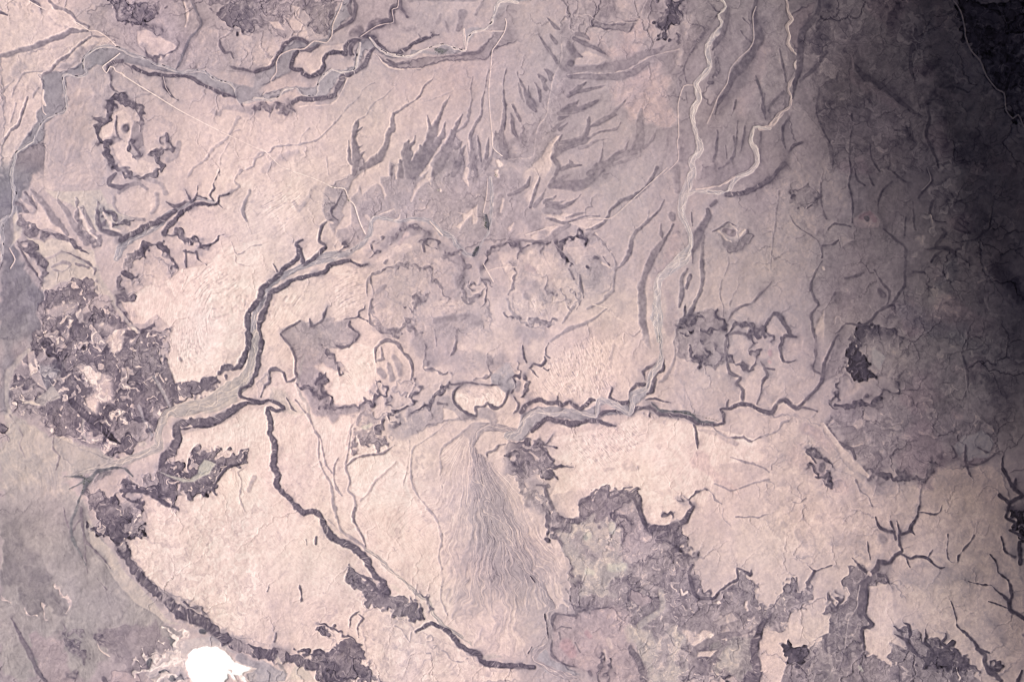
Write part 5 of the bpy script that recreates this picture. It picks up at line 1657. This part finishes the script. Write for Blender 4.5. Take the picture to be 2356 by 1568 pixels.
# ---- ground cover: varnish, gravel veins and pale silt
bl = fbm(XR, YR, 16, 4, .6, 0)
L += (2.5+6.0*MOT)*fb*.8 + (1.8+5*MOT)*bl*.9 + 2.0*fine + 1.5*noise(XW/3.1, YW/3.1, 1)*(1-SMO) + (1.5+8*MOT+5*sstep(.5, .9, MOT))*fbm(XR, YR, 48, 4, .68, 1)
free = free*(1-.45*sstep(.6, 1, MOT))
smo = sstep(226, 200, form)                   # the greyer the ground the more it is cut
L -= free*((1.2+7*MOT)*(.15+.85*smo)*fine_ch+(2.5+6*smo)*np.clip(main_ch, 0, 2)+(2.5+7*smo)*wide_ch)
L += free*(3+7*MOT)*smo*np.clip(.6-fine_ch, 0, 1)
vein = 1-np.minimum(1, np.abs(fbm(XR, YR, 24, 3, .6, 1))/.16)
vein2 = 1-np.minimum(1, np.abs(fbm(XW, YW, 46, 4, .6, 2))/.10)
rough_ = sstep(.45, 1.0, MOT)*sstep(-.5, .8, fbm(X, Y, 80, 2, .5, 1))
L -= 24*np.clip(vein, 0, 1)*rough_+16*np.clip(vein2, 0, 1)*sstep(.2, .8, MOT)
L += 16*sstep(.5, 1.6, fbm(XW, YW, 19, 3, .6, 0))*rough_
L -= (8+26*MOT)*np.clip(rg-.62, 0, 1)*2.0
L -= 20*MOT**1.5*np.clip(rg2-.66, 0, 1)*2.0
fleck = sstep(1.15, 2.0, fbm(XR, YR, 7.5, 2, .7, 1)+.35*bl)
badk = [keys.index(k) for k in keys if k in ("badland", "southbadland", "forkmesa", "greatscarp2")]
isbad = blur(np.isin(cls, badk)*np.where(cls == keys.index("southbadland"), .38, 1.0).astype(np.float32), 3)
L += fleck*sstep(.45, .9, MOT)*(15+50*isbad)+sstep(1.1, 1.9, fbm(XR, YR, 5, 2, .7, 2))*sstep(.4, .8, MOT)*20
pale_in = sstep(.45, 1.4, fbm(XR, YR, 30, 3, .6, 2))
L += isbad*pale_in*62
L -= DUN*sstep(.4, 1.5, dn)*20; L += DUN*sstep(.4, 1.5, -dn)*5
# varnish blotches on the pale plateaus
plat = sstep(208, 226, form)
L -= plat*11*sstep(.6, 1.5, fbm(XR, YR, 42, 4, .62, 1))
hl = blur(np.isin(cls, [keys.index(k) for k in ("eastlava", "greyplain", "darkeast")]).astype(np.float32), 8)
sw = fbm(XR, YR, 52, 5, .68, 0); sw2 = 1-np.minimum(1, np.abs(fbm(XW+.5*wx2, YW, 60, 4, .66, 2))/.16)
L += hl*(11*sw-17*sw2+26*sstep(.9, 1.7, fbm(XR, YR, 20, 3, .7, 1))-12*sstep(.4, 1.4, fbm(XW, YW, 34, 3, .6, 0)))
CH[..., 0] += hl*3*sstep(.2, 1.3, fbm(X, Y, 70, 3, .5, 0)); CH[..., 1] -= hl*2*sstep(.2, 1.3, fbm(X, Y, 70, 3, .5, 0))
blot = fbm(XR, YR, 26, 4, .68, 2)
L -= sstep(205, 222, form)*sstep(.3, .6, MOT)*(17*sstep(.15, .8, blot)-4)
L -= plat*14*sstep(1.1, 2.0, fbm(XR, YR, 14, 3, .7, 0))*sstep(-.2, .8, fbm(X, Y, 150, 2, .5, 0))
L += .4*(L-blur(L, 3))+.45*(L-blur(L, 9))
is_salt = cls == keys.index("salt")
# texture must not change how pale a region is overall
L += .9*blur(blur(form-L, 22), 22)
L = np.where(is_salt, np.clip(form+5+2.5*fine+3*fbm(X, Y, 30, 3, .6, 0), 215, 256), np.clip(L, 34, 250))
CH[..., 0] += 1.2*fbm(X, Y, 110, 3, .5, 1); CH[..., 2] -= 1.2*fbm(X, Y, 80, 3, .5, 2)

# crater cone, flat salt, level river beds
dc = np.hypot(X-1784, Y-566)
Hh += 7*np.exp(-(dc/17)**2)-4.5*np.exp(-(dc/7)**2)
dc2 = np.hypot(X-2115, Y-530)
Hh += 5*np.exp(-(dc2/20)**2)-3*np.exp(-(dc2/8)**2)
flat = blur(is_salt.astype(np.float32), 4)
Hh = Hh*(1-flat)+(-1.2)*flat

RAMP_L = [0, 34, 60, 90, 110, 150, 180, 200, 225, 250, 256]
RAMP = np.array([(0,0,0), (33,29,33), (60,53,61), (94,84,99), (113,101,114), (158,142,149), (189,170,174), (210,186,185), (240,211,203), (254,231,222), (255,255,255)], float)
def ground_colour():
    out = np.empty(L.shape+(3,), np.float32)
    for c in range(3):
        out[..., c] = np.interp(L, RAMP_L, RAMP[:, c])
    out += CH*np.clip(L/200, .2, 1)[..., None]
    return np.clip(out, 3, 255)
COL = ground_colour()

# ============================================================== the land as meshes
lin = COL/255.0
lin = np.where(lin <= .04045, lin/12.92, ((lin+.055)/1.055)**2.4)
ALB = np.clip(lin*ALB_K*np.array(ALB_TINT), .004, .93)
sf = (sstep(236, 250, L)*is_salt)[..., None]            # clean salt is far brighter than any sand
ALB = ALB*(1-sf)+.93*sf

def make_material(name, scale, amount, rough=.95, bump=0.0):
    """mineral ground: surveyed cover colour, broken up by a fine procedural grain"""
    m = bpy.data.materials.new(name); m.use_nodes = True
    n = m.node_tree.nodes; l = m.node_tree.links
    b = n["Principled BSDF"]; b.inputs["Roughness"].default_value = rough
    b.inputs["Specular IOR Level"].default_value = .05
    at = n.new("ShaderNodeAttribute"); at.attribute_name = "cover"
    geo = n.new("ShaderNodeNewGeometry")
    nz = n.new("ShaderNodeTexNoise"); nz.inputs["Scale"].default_value = scale; nz.inputs["Detail"].default_value = 4
    nz.inputs["Roughness"].default_value = .65
    l.new(geo.outputs["Position"], nz.inputs["Vector"])
    mr = n.new("ShaderNodeMapRange"); mr.inputs[1].default_value = .3; mr.inputs[2].default_value = .7
    mr.inputs[3].default_value = 1-amount; mr.inputs[4].default_value = 1+amount
    l.new(nz.outputs[0], mr.inputs[0])
    vm = n.new("ShaderNodeVectorMath"); vm.operation = 'SCALE'
    l.new(at.outputs["Color"], vm.inputs[0]); l.new(mr.outputs[0], vm.inputs["Scale"])
    l.new(vm.outputs[0], b.inputs["Base Color"])
    return m
MAT = {
 "desert": make_material("desert_pavement", 2.6, .06),
 "gravel": make_material("wadi_gravel", 4.0, .07),
 "dark":   make_material("varnished_rock", 3.2, .12),
 "salt":   make_material("salt_crust", 5.0, .02, .7),
 "dust":   make_material("road_dust", 5.0, .04),
}

def tag(o, label, cat, kind=None, group=None):
    o["label"] = label; o["category"] = cat
    if kind: o["kind"] = kind
    if group: o["group"] = group
    return o

VX = (X-1250.0)*U; VY = (832.0-Y)*U; VZ = Hh*U
nvx = W_
idx = np.arange(H_*W_, dtype=np.int32).reshape(H_, W_)
q = np.stack([idx[:-1, :-1], idx[1:, :-1], idx[1:, 1:], idx[:-1, 1:]], -1).reshape(-1, 4)
fc = cls[:-1, :-1].reshape(-1)
# tidy tiny stray faces into the ground
pos = np.stack([VX, VY, VZ], -1).reshape(-1, 3).astype(np.float32)
alb = np.concatenate([ALB.reshape(-1, 3), np.ones((H_*W_, 1))], 1).astype(np.float32)

def mesh_from(name, verts, quads, cols, mat):
    me = bpy.data.meshes.new(name)
    me.vertices.add(len(verts)); me.vertices.foreach_set("co", verts.astype(np.float32).ravel())
    me.loops.add(quads.size); me.loops.foreach_set("vertex_index", quads.astype(np.int32).ravel())
    me.polygons.add(len(quads))
    me.polygons.foreach_set("loop_start", np.arange(0, quads.size, quads.shape[1], dtype=np.int32))
    me.polygons.foreach_set("loop_total", np.full(len(quads), quads.shape[1], np.int32))
    me.update(calc_edges=True)
    ca = me.color_attributes.new("cover", 'FLOAT_COLOR', 'POINT')
    ca.data.foreach_set("color", cols.astype(np.float32).ravel())
    me.materials.append(mat)
    o = bpy.data.objects.new(name, me); scene.collection.objects.link(o)
    return o

def sub_mesh(name, faces, mat):
    u, inv = np.unique(faces, return_inverse=True)
    return mesh_from(name, pos[u], inv.reshape(faces.shape), alb[u], mat)

# key: (name, label, category, material)
LAND = {
 "flood": ("floodplain", "flat dark grey floodplain beside the winding riverbed in the upper left corner", "floodplain", "gravel"),
 "nwriver": ("riverbed", "grey riverbed with black pools winding down the left edge from the top left bend", "riverbed", "gravel"),
 "nriver": ("riverbed", "pale braided riverbed with black pools along the top between cliff meanders", "riverbed", "gravel"),
 "brightriver": ("riverbed", "long pale braided riverbed running from the top down the right of centre to the canyon", "riverbed", "gravel"),
 "eastriver": ("riverbed", "thin white braided riverbed curving in from the top to join the long pale river", "riverbed", "gravel"),
 "farriver": ("riverbed", "faint thin winding river thread in the near black upper right corner", "riverbed", "gravel"),
 "canyonriver": ("riverbed", "wide grey beige canyon floor sweeping from the centre down to the left delta", "riverbed", "gravel"),
 "fanriver": ("riverbed", "blue grey riverbed crossing the ribbed fan in the lower middle", "riverbed", "gravel"),
 "road": ("road", "thin straight pale dirt road crossing the upper left desert", "road", "dust"),
 "salt": ("salt_pan", "brilliant white salt pan at the bottom left edge", "salt pan", "salt"),
 "delta": ("delta_channel", "dark green branching channel where the canyon opens on the left plain", "channel", "dark"),
 "scrub": ("scrub_ground", "dark green scrub patches along the river near the town", "scrub", "gravel"),
 "flower": ("mesa", "flower shaped mesa with thick dark rim in the upper left", "mesa", "dark"),
 "northscarp": ("escarpment", "thin dark gullied scarp under the grey river in the upper left", "escarpment", "dark"),
 "meander": ("canyon_wall", "dark looping canyon wall around the pale ridge at top centre left", "canyon wall", "dark"),
 "gorge": ("gorge", "narrow dark crooked gorge entering from the top edge left of centre", "gorge", "dark"),
 "northwall": ("canyon_wall", "dark wall on the north bank of the pooled river at top centre", "canyon wall", "dark"),
 "southwall": ("canyon_wall", "dark stepped wall on the south bank of the pooled river at top", "canyon wall", "dark"),
 "flame": ("gully_field", "flame shaped grey gullies reaching up into the pale plain at top centre", "gullies", "desert"),
 "lava": ("lava_field", "small black ragged lava field at the top right of centre", "lava field", "dark"),
 "darkvalley": ("valley", "long dark straight valley beside the thin river at upper right", "valley", "dark"),
 "eastlava": ("lava_field", "broad shaded mottled lava highland filling the right edge", "lava field", "dark"),
 "darkeast": ("lava_field", "highland in the upper right corner beyond the thin river, coloured darker to deepen the shade", "lava field", "dark"),  # dark lava tone, lowered further to deepen the shade of the corner
 "eastgorge": ("gorge", "black narrow gorge hugging the pale thread river in the shaded right", "gorge", "dark"),
 "ycanyon": ("canyon_wall", "dark branching canyon wall left of centre below the flower mesa", "canyon wall", "dark"),
 "darkpeak": ("ridge", "small black ridge west of the great pale plateau", "ridge", "dark"),
 "badland": ("badlands", "large dark speckled badlands by the left edge", "badlands", "dark"),
 "badspine": ("ridge", "darkest diagonal ridge within the speckled left badlands", "ridge", "dark"),
 "canyonwall": ("canyon_wall", "dark west wall of the big central canyon", "canyon wall", "dark"),
 "canyonrim": ("canyon_wall", "dark east wall of the big central canyon", "canyon wall", "dark"),
 "southrim": ("canyon_wall", "thick dark south wall of the canyon where it widens to the left", "canyon wall", "dark"),
 "ringmesa": ("mesa_rim", "black scalloped arc rim on top of the round mesa at centre", "mesa", "dark"),
 "blackridge": ("ridge", "black knotted ridge on the mesa right of centre", "ridge", "dark"),
 "longband": ("valley", "smooth grey tapering valley west of the long pale river", "valley", "desert"),
 "cone": ("volcanic_cone", "small round volcanic cone with pale rim in the right centre plain", "volcanic cone", "desert"),
 "redcrater": ("crater", "small reddish crater in the shaded plain at right", "crater", "desert"),
 "curlmesa": ("mesa_rim", "curly black rim of the round mesa right of the long pale river", "mesa", "dark"),
 "ovalmesa": ("mesa_rim", "thin dark oval rim of the small mesa right of the curly one", "mesa", "dark"),
 "greyplain": ("lava_plateau", "mottled grey lava plateau in the right centre", "lava plateau", "dark"),
 "greyplainrim": ("plateau_rim", "dark scalloped lower rim of the mottled grey lava plateau", "plateau rim", "dark"),
 "blackfield": ("lava_field", "crescent black lava field on the grey plateau at right", "lava field", "dark"),
 "butterfly": ("ridge", "small isolated black zigzag ridge on the pale plain at right", "ridge", "dark"),
 "starflat": ("playa", "smooth light grey playa with ragged star edge at the right", "playa", "desert"),
 "forkmesa": ("mesa", "dark forked mesa with pale green pond below the canyon at left", "mesa", "dark"),
 "greatscarp": ("escarpment", "long dark narrow escarpment snaking down through the lower middle left", "escarpment", "dark"),
 "greatscarp2": ("escarpment", "broad dark escarpment curving along the lower left plain to the salt pan", "escarpment", "dark"),
 "secondscarp": ("escarpment", "dark striped escarpment at the bottom centre under the fan", "escarpment", "dark"),
 "hillcluster": ("hills", "cluster of dark rugged hills at the end of the snaking escarpment", "hills", "dark"),
 "fan": ("alluvial_fan", "pink ribbed alluvial fan spreading down the lower middle", "alluvial fan", "desert"),
 "palemesa": ("mesa", "bright rippled mesa top between dark gullies at lower centre", "mesa", "desert"),
 "riverscarp": ("canyon_wall", "dark fluted walls of the canyon joining the long pale river", "canyon wall", "dark"),
 "pinkmesa": ("mesa", "dull pink flat mesa at the bottom right of centre", "mesa", "desert"),
 "southcliff": ("cliff", "dark stepped cliff under the bright plateau at lower right of centre", "cliff", "dark"),
 "southbadland": ("badlands", "dark badlands with white flecks in the lower right of centre", "badlands", "dark"),
 "eastcliff": ("cliff", "dark curving cliff at the bottom edge right of centre", "cliff", "dark"),
 "southeastbasin": ("basin", "broad grey dissected basin along the bottom right edge", "basin", "dark"),
 "smoothplateau": ("plateau", "smooth pale plateau tongue in the lower right", "plateau", "desert"),
 "treecanyon": ("canyon", "black tree shaped branching canyon in the lower right", "canyon", "dark"),
 "southeastgorge": ("gorge", "black gorge widening toward the bottom right corner", "gorge", "dark"),
 "southgorge": ("gorge", "black crooked gorge on the shaded right edge in the lower half", "gorge", "dark"),
}
# ---- ground: everything not claimed, plus a coarse apron out to the horizon
g_faces = q[fc == 0]
used_land = {}
for i, k in enumerate(keys):
    if i == 0: continue
    if k not in LAND: g_faces = np.concatenate([g_faces, q[fc == i]]); continue
    f = q[fc == i]
    if len(f) < 12: g_faces = np.concatenate([g_faces, f]); continue
    nm, lb, ct, mt = LAND[k]
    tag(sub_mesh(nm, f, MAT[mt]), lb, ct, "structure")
# apron ring: border vertices of the survey pushed outward in steps
border = np.concatenate([idx[0, :], idx[1:, -1], idx[-1, -2::-1], idx[-2:0:-1, 0]])
ring0 = pos[border]; cols0 = alb[border]
av = [ring0]; ac = [cols0]; aq = []
nb = len(border); ctr = np.array([0, 0, 0], np.float32)
prev = 0
mean = alb[(L.reshape(-1) > 150)].mean(0)
for r_i, fac in enumerate((1.03, 1.1, 1.25, 1.6, 2.4, 4.5, 10, 24)):
    ring = ring0*np.array([fac, fac, 1.0/fac], np.float32)
    ring[:, 2] += .8*noise(ring[:, 0]/9, ring[:, 1]/9, 1)*min(fac-1, 1)
    cc = cols0*(1/fac**3)+mean*(1-1/fac**3)
    cc = cc*(1+.12*noise(ring[:, 0]/14, ring[:, 1]/14, 2))[:, None]; cc[:, 3] = 1
    av.append(ring); ac.append(cc)
    a0 = np.arange(nb)+r_i*nb; a1 = np.roll(np.arange(nb), -1)+r_i*nb
    aq.append(np.stack([a0, a0+nb, a1+nb, a1], -1))
av = np.concatenate(av); ac = np.concatenate(ac); aq = np.concatenate(aq)
u, inv = np.unique(g_faces, return_inverse=True)
gv = np.concatenate([pos[u], av]); gc_ = np.concatenate([alb[u], ac])
gq = np.concatenate([inv.reshape(g_faces.shape), aq+len(u)])
tag(mesh_from("ground", gv, gq, gc_, MAT["desert"]), "pale pink desert tableland with wind ripples and faint dry gullies", "ground", "structure")

# ============================================================== added cloud volume out of view, shaped to darken the right side
# It hangs over the land east of the frame and, the sun standing beyond it, lays a soft deepening shade over the right side.
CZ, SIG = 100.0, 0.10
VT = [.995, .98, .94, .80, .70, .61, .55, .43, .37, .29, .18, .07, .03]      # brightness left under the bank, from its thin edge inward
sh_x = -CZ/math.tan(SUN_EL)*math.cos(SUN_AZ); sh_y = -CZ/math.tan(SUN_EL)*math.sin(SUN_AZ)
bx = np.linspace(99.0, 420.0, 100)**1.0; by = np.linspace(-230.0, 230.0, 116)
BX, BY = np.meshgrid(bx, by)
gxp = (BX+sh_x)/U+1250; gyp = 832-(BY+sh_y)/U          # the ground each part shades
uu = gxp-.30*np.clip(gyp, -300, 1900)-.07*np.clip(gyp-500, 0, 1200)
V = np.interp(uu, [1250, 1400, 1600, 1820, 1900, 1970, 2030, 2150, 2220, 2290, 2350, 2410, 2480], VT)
for _ in range(3):                                   # even out the shade falloff, no steps
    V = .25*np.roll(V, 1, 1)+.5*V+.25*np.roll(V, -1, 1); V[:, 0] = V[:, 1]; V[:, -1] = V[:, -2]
thick = -np.log(V**2.2)*math.sin(SUN_EL)/SIG  # thickness follows the shade wanted on the ground
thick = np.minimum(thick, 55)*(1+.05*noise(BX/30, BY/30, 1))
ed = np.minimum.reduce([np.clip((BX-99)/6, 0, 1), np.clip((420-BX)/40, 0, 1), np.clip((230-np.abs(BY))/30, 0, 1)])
thick = np.maximum(thick*ed, 0.02)
lump = 2.5*fbm(BX*10, BY*10, 300, 3, .5, 2)*np.clip(thick/12, 0, 1)
n_, m_ = BX.shape
topv = np.stack([BX, BY, CZ+thick*.55+lump], -1).reshape(-1, 3)
botv = np.stack([BX, BY, CZ-thick*.45+lump], -1).reshape(-1, 3)
ci = np.arange(n_*m_).reshape(n_, m_); off = n_*m_
tq = np.stack([ci[:-1, :-1], ci[:-1, 1:], ci[1:, 1:], ci[1:, :-1]], -1).reshape(-1, 4)
bq = tq[:, ::-1]+off
rim = np.concatenate([ci[0, :], ci[1:, -1], ci[-1, -2::-1], ci[-2:0:-1, 0]]); rn = np.roll(rim, -1)
sq = np.stack([rim, rim+off, rn+off, rn], -1)
cm = bpy.data.materials.new("shade_volume"); cm.use_nodes = True
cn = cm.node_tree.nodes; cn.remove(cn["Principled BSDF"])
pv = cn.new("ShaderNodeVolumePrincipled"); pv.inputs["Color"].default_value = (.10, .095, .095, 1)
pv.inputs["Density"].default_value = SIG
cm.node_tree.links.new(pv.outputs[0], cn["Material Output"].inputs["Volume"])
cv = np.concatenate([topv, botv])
shade_cloud = mesh_from("shade_volume", cv, np.concatenate([tq, bq, sq]), np.ones((len(cv), 4)), cm)
tag(shade_cloud, "added dark cloud bank hanging past the right edge, shading the land", "shade_cloud", "stuff")

# ============================================================== small things: compounds by the road, thorn scrub
def flat_mat(name, rgb, rough=.9):
    m_ = bpy.data.materials.new(name); m_.use_nodes = True; n_m = m_.node_tree.nodes; l_m = m_.node_tree.links
    b_ = n_m["Principled BSDF"]; b_.inputs["Roughness"].default_value = rough
    t_ = n_m.new("ShaderNodeTexNoise"); t_.inputs["Scale"].default_value = 30
    r_ = n_m.new("ShaderNodeValToRGB")
    r_.color_ramp.elements[0].color = (*[v*.82 for v in rgb], 1); r_.color_ramp.elements[1].color = (*[min(1, v*1.12) for v in rgb], 1)
    g_ = n_m.new("ShaderNodeNewGeometry"); l_m.new(g_.outputs["Position"], t_.inputs["Vector"])
    l_m.new(t_.outputs[0], r_.inputs[0]); l_m.new(r_.outputs[0], b_.inputs["Base Color"])
    return m_
LIME = flat_mat("limewash", (.70, .66, .60)); MUD = flat_mat("mud_wall", (.42, .36, .31)); LEAF = flat_mat("thorn_leaf", (.045, .07, .04))

def height_at(px, py):
    return float(Hh[int((py+MARG)/STEP), int((px+MARG)/STEP)])*U

def solid(name, boxes, mat, parent=None, loc=(0, 0, 0)):
    """boxes (x0, x1, y0, y1, z0, z1) joined in one mesh; tops get a low parapet rim"""
    vs, fs = [], []
    for x0, x1, y0, y1, z0, z1 in boxes:
        k0 = len(vs); t_ = min(x1-x0, y1-y0)*.12; dz = (z1-z0)*.15
        vs += [(x0, y0, z0), (x1, y0, z0), (x1, y1, z0), (x0, y1, z0), (x0, y0, z1), (x1, y0, z1), (x1, y1, z1), (x0, y1, z1),
               (x0+t_, y0+t_, z1), (x1-t_, y0+t_, z1), (x1-t_, y1-t_, z1), (x0+t_, y1-t_, z1),
               (x0+t_, y0+t_, z1-dz), (x1-t_, y0+t_, z1-dz), (x1-t_, y1-t_, z1-dz), (x0+t_, y1-t_, z1-dz)]
        f_ = [(3, 2, 1, 0), (0, 1, 5, 4), (1, 2, 6, 5), (2, 3, 7, 6), (3, 0, 4, 7)]
        for a_ in range(4):
            b_ = (a_+1) % 4
            f_ += [(4+a_, 4+b_, 8+b_, 8+a_), (8+a_, 8+b_, 12+b_, 12+a_)]
        f_.append((12, 13, 14, 15)); fs += [tuple(k0+i for i in q_) for q_ in f_]
    me = bpy.data.meshes.new(name); me.from_pydata(vs, [], fs); me.materials.append(mat)
    o = bpy.data.objects.new(name, me); scene.collection.objects.link(o); o.parent = parent; o.location = loc
    return o

def compound(px, py, size, rot_, n, label):
    """a walled yard with flat-roofed buildings inside"""
    r_ = bpy.data.objects.new("walled_compound", None); scene.collection.objects.link(r_)
    r_.location = ((px-1250)*U, (832-py)*U, height_at(px, py)+.01); r_.rotation_euler = (0, 0, rot_)
    tag(r_, label, "compound", group="white walled compounds along the road and river")
    s_ = size*U/2; t_ = .02; h_ = .03
    solid("yard_wall", [(-s_, s_, -s_, -s_+t_, -.15, h_), (-s_, s_, s_-t_, s_, -.15, h_), (-s_, -s_+t_, -s_+t_, s_-t_, -.15, h_), (s_-t_, s_, -s_+t_, s_-t_, -.15, h_)], MUD, r_)
    rr = np.random.default_rng(int(px*7+py))
    for i in range(n):
        cx_b = (-.5+(i % 3)*.5)*s_*1.2; cy_b = (-.45+(i//3)*.8)*s_
        w_b = s_*rr.uniform(.18, .27); d_b = s_*rr.uniform(.22, .34)
        solid("building", [(cx_b-w_b, cx_b+w_b, cy_b-d_b, cy_b+d_b, -.15, .05+.03*rr.random()), (cx_b-w_b*.5, cx_b+w_b*.1, cy_b-d_b*.4, cy_b+d_b*.3, .08, .12)], LIME, r_)
for a_ in ((853, 489, 4.6, .3, 5, "bright compound straddling the pale road where it bends down to the river"),
           (814, 458, 3.2, .1, 3, "small bright compound on the straight road before its bend"),
           (1070, 464, 5.0, -.2, 5, "bright compound alone in the grey settled plain above the river"),
           (1025, 486, 3.4, .5, 3, "smallest bright compound left of the lone one in the grey plain"),
           (1212, 428, 5.4, -.5, 6, "largest bright compound at the top end of the green river strip"),
           (300, 180, 4.4, -.55, 4, "bright compound where the straight track starts beside the scarp")):
    compound(*a_)

# thorn scrub and palms along the wetter beds: too many to count, one mesh of small leafy clumps
rs = np.random.default_rng(3); bv, bf = [], []
for (x0, y0, x1, y1, wd, cnt) in ((1181, 527, 1186, 558, 5, 170), (1165, 603, 1157, 620, 5, 90), (1060, 122, 1090, 128, 7, 110), (1645, 1003, 1700, 1013, 2, 90),
                                  (1700, 1013, 1760, 1028, 2, 60), (1607, 815, 1612, 835, 3, 50), (196, 1158, 225, 1180, 4, 110), (205, 1172, 200, 1200, 3, 50)):
    for i in range(cnt):
        t_ = rs.random(); px = x0+(x1-x0)*t_+rs.normal()*wd*.5; py = y0+(y1-y0)*t_+rs.normal()*wd*.5
        cxx, cyy, czz = (px-1250)*U, (832-py)*U, height_at(px, py); r_b = rs.uniform(.02, .06)
        for k in range(7):                              # each clump is a few tilted leaf sprays round a stem
            an = rs.random()*6.28; tl = rs.uniform(.3, 1.1); k0 = len(bv)
            dx, dy = math.cos(an)*r_b, math.sin(an)*r_b
            bv += [(cxx, cyy, czz-.01), (cxx+dx-dy*.5, cyy+dy+dx*.5, czz+r_b*tl), (cxx+dx*1.3, cyy+dy*1.3, czz+r_b*tl*.7), (cxx+dx+dy*.5, cyy+dy-dx*.5, czz+r_b*tl)]
            bf.append((k0, k0+1, k0+2, k0+3))
me = bpy.data.meshes.new("thorn_scrub"); me.from_pydata(bv, [], bf); me.materials.append(LEAF)
so = bpy.data.objects.new("thorn_scrub", me); scene.collection.objects.link(so)
tag(so, "dark green scrub lining the wetter stretches of the riverbeds", "scrub", "stuff")
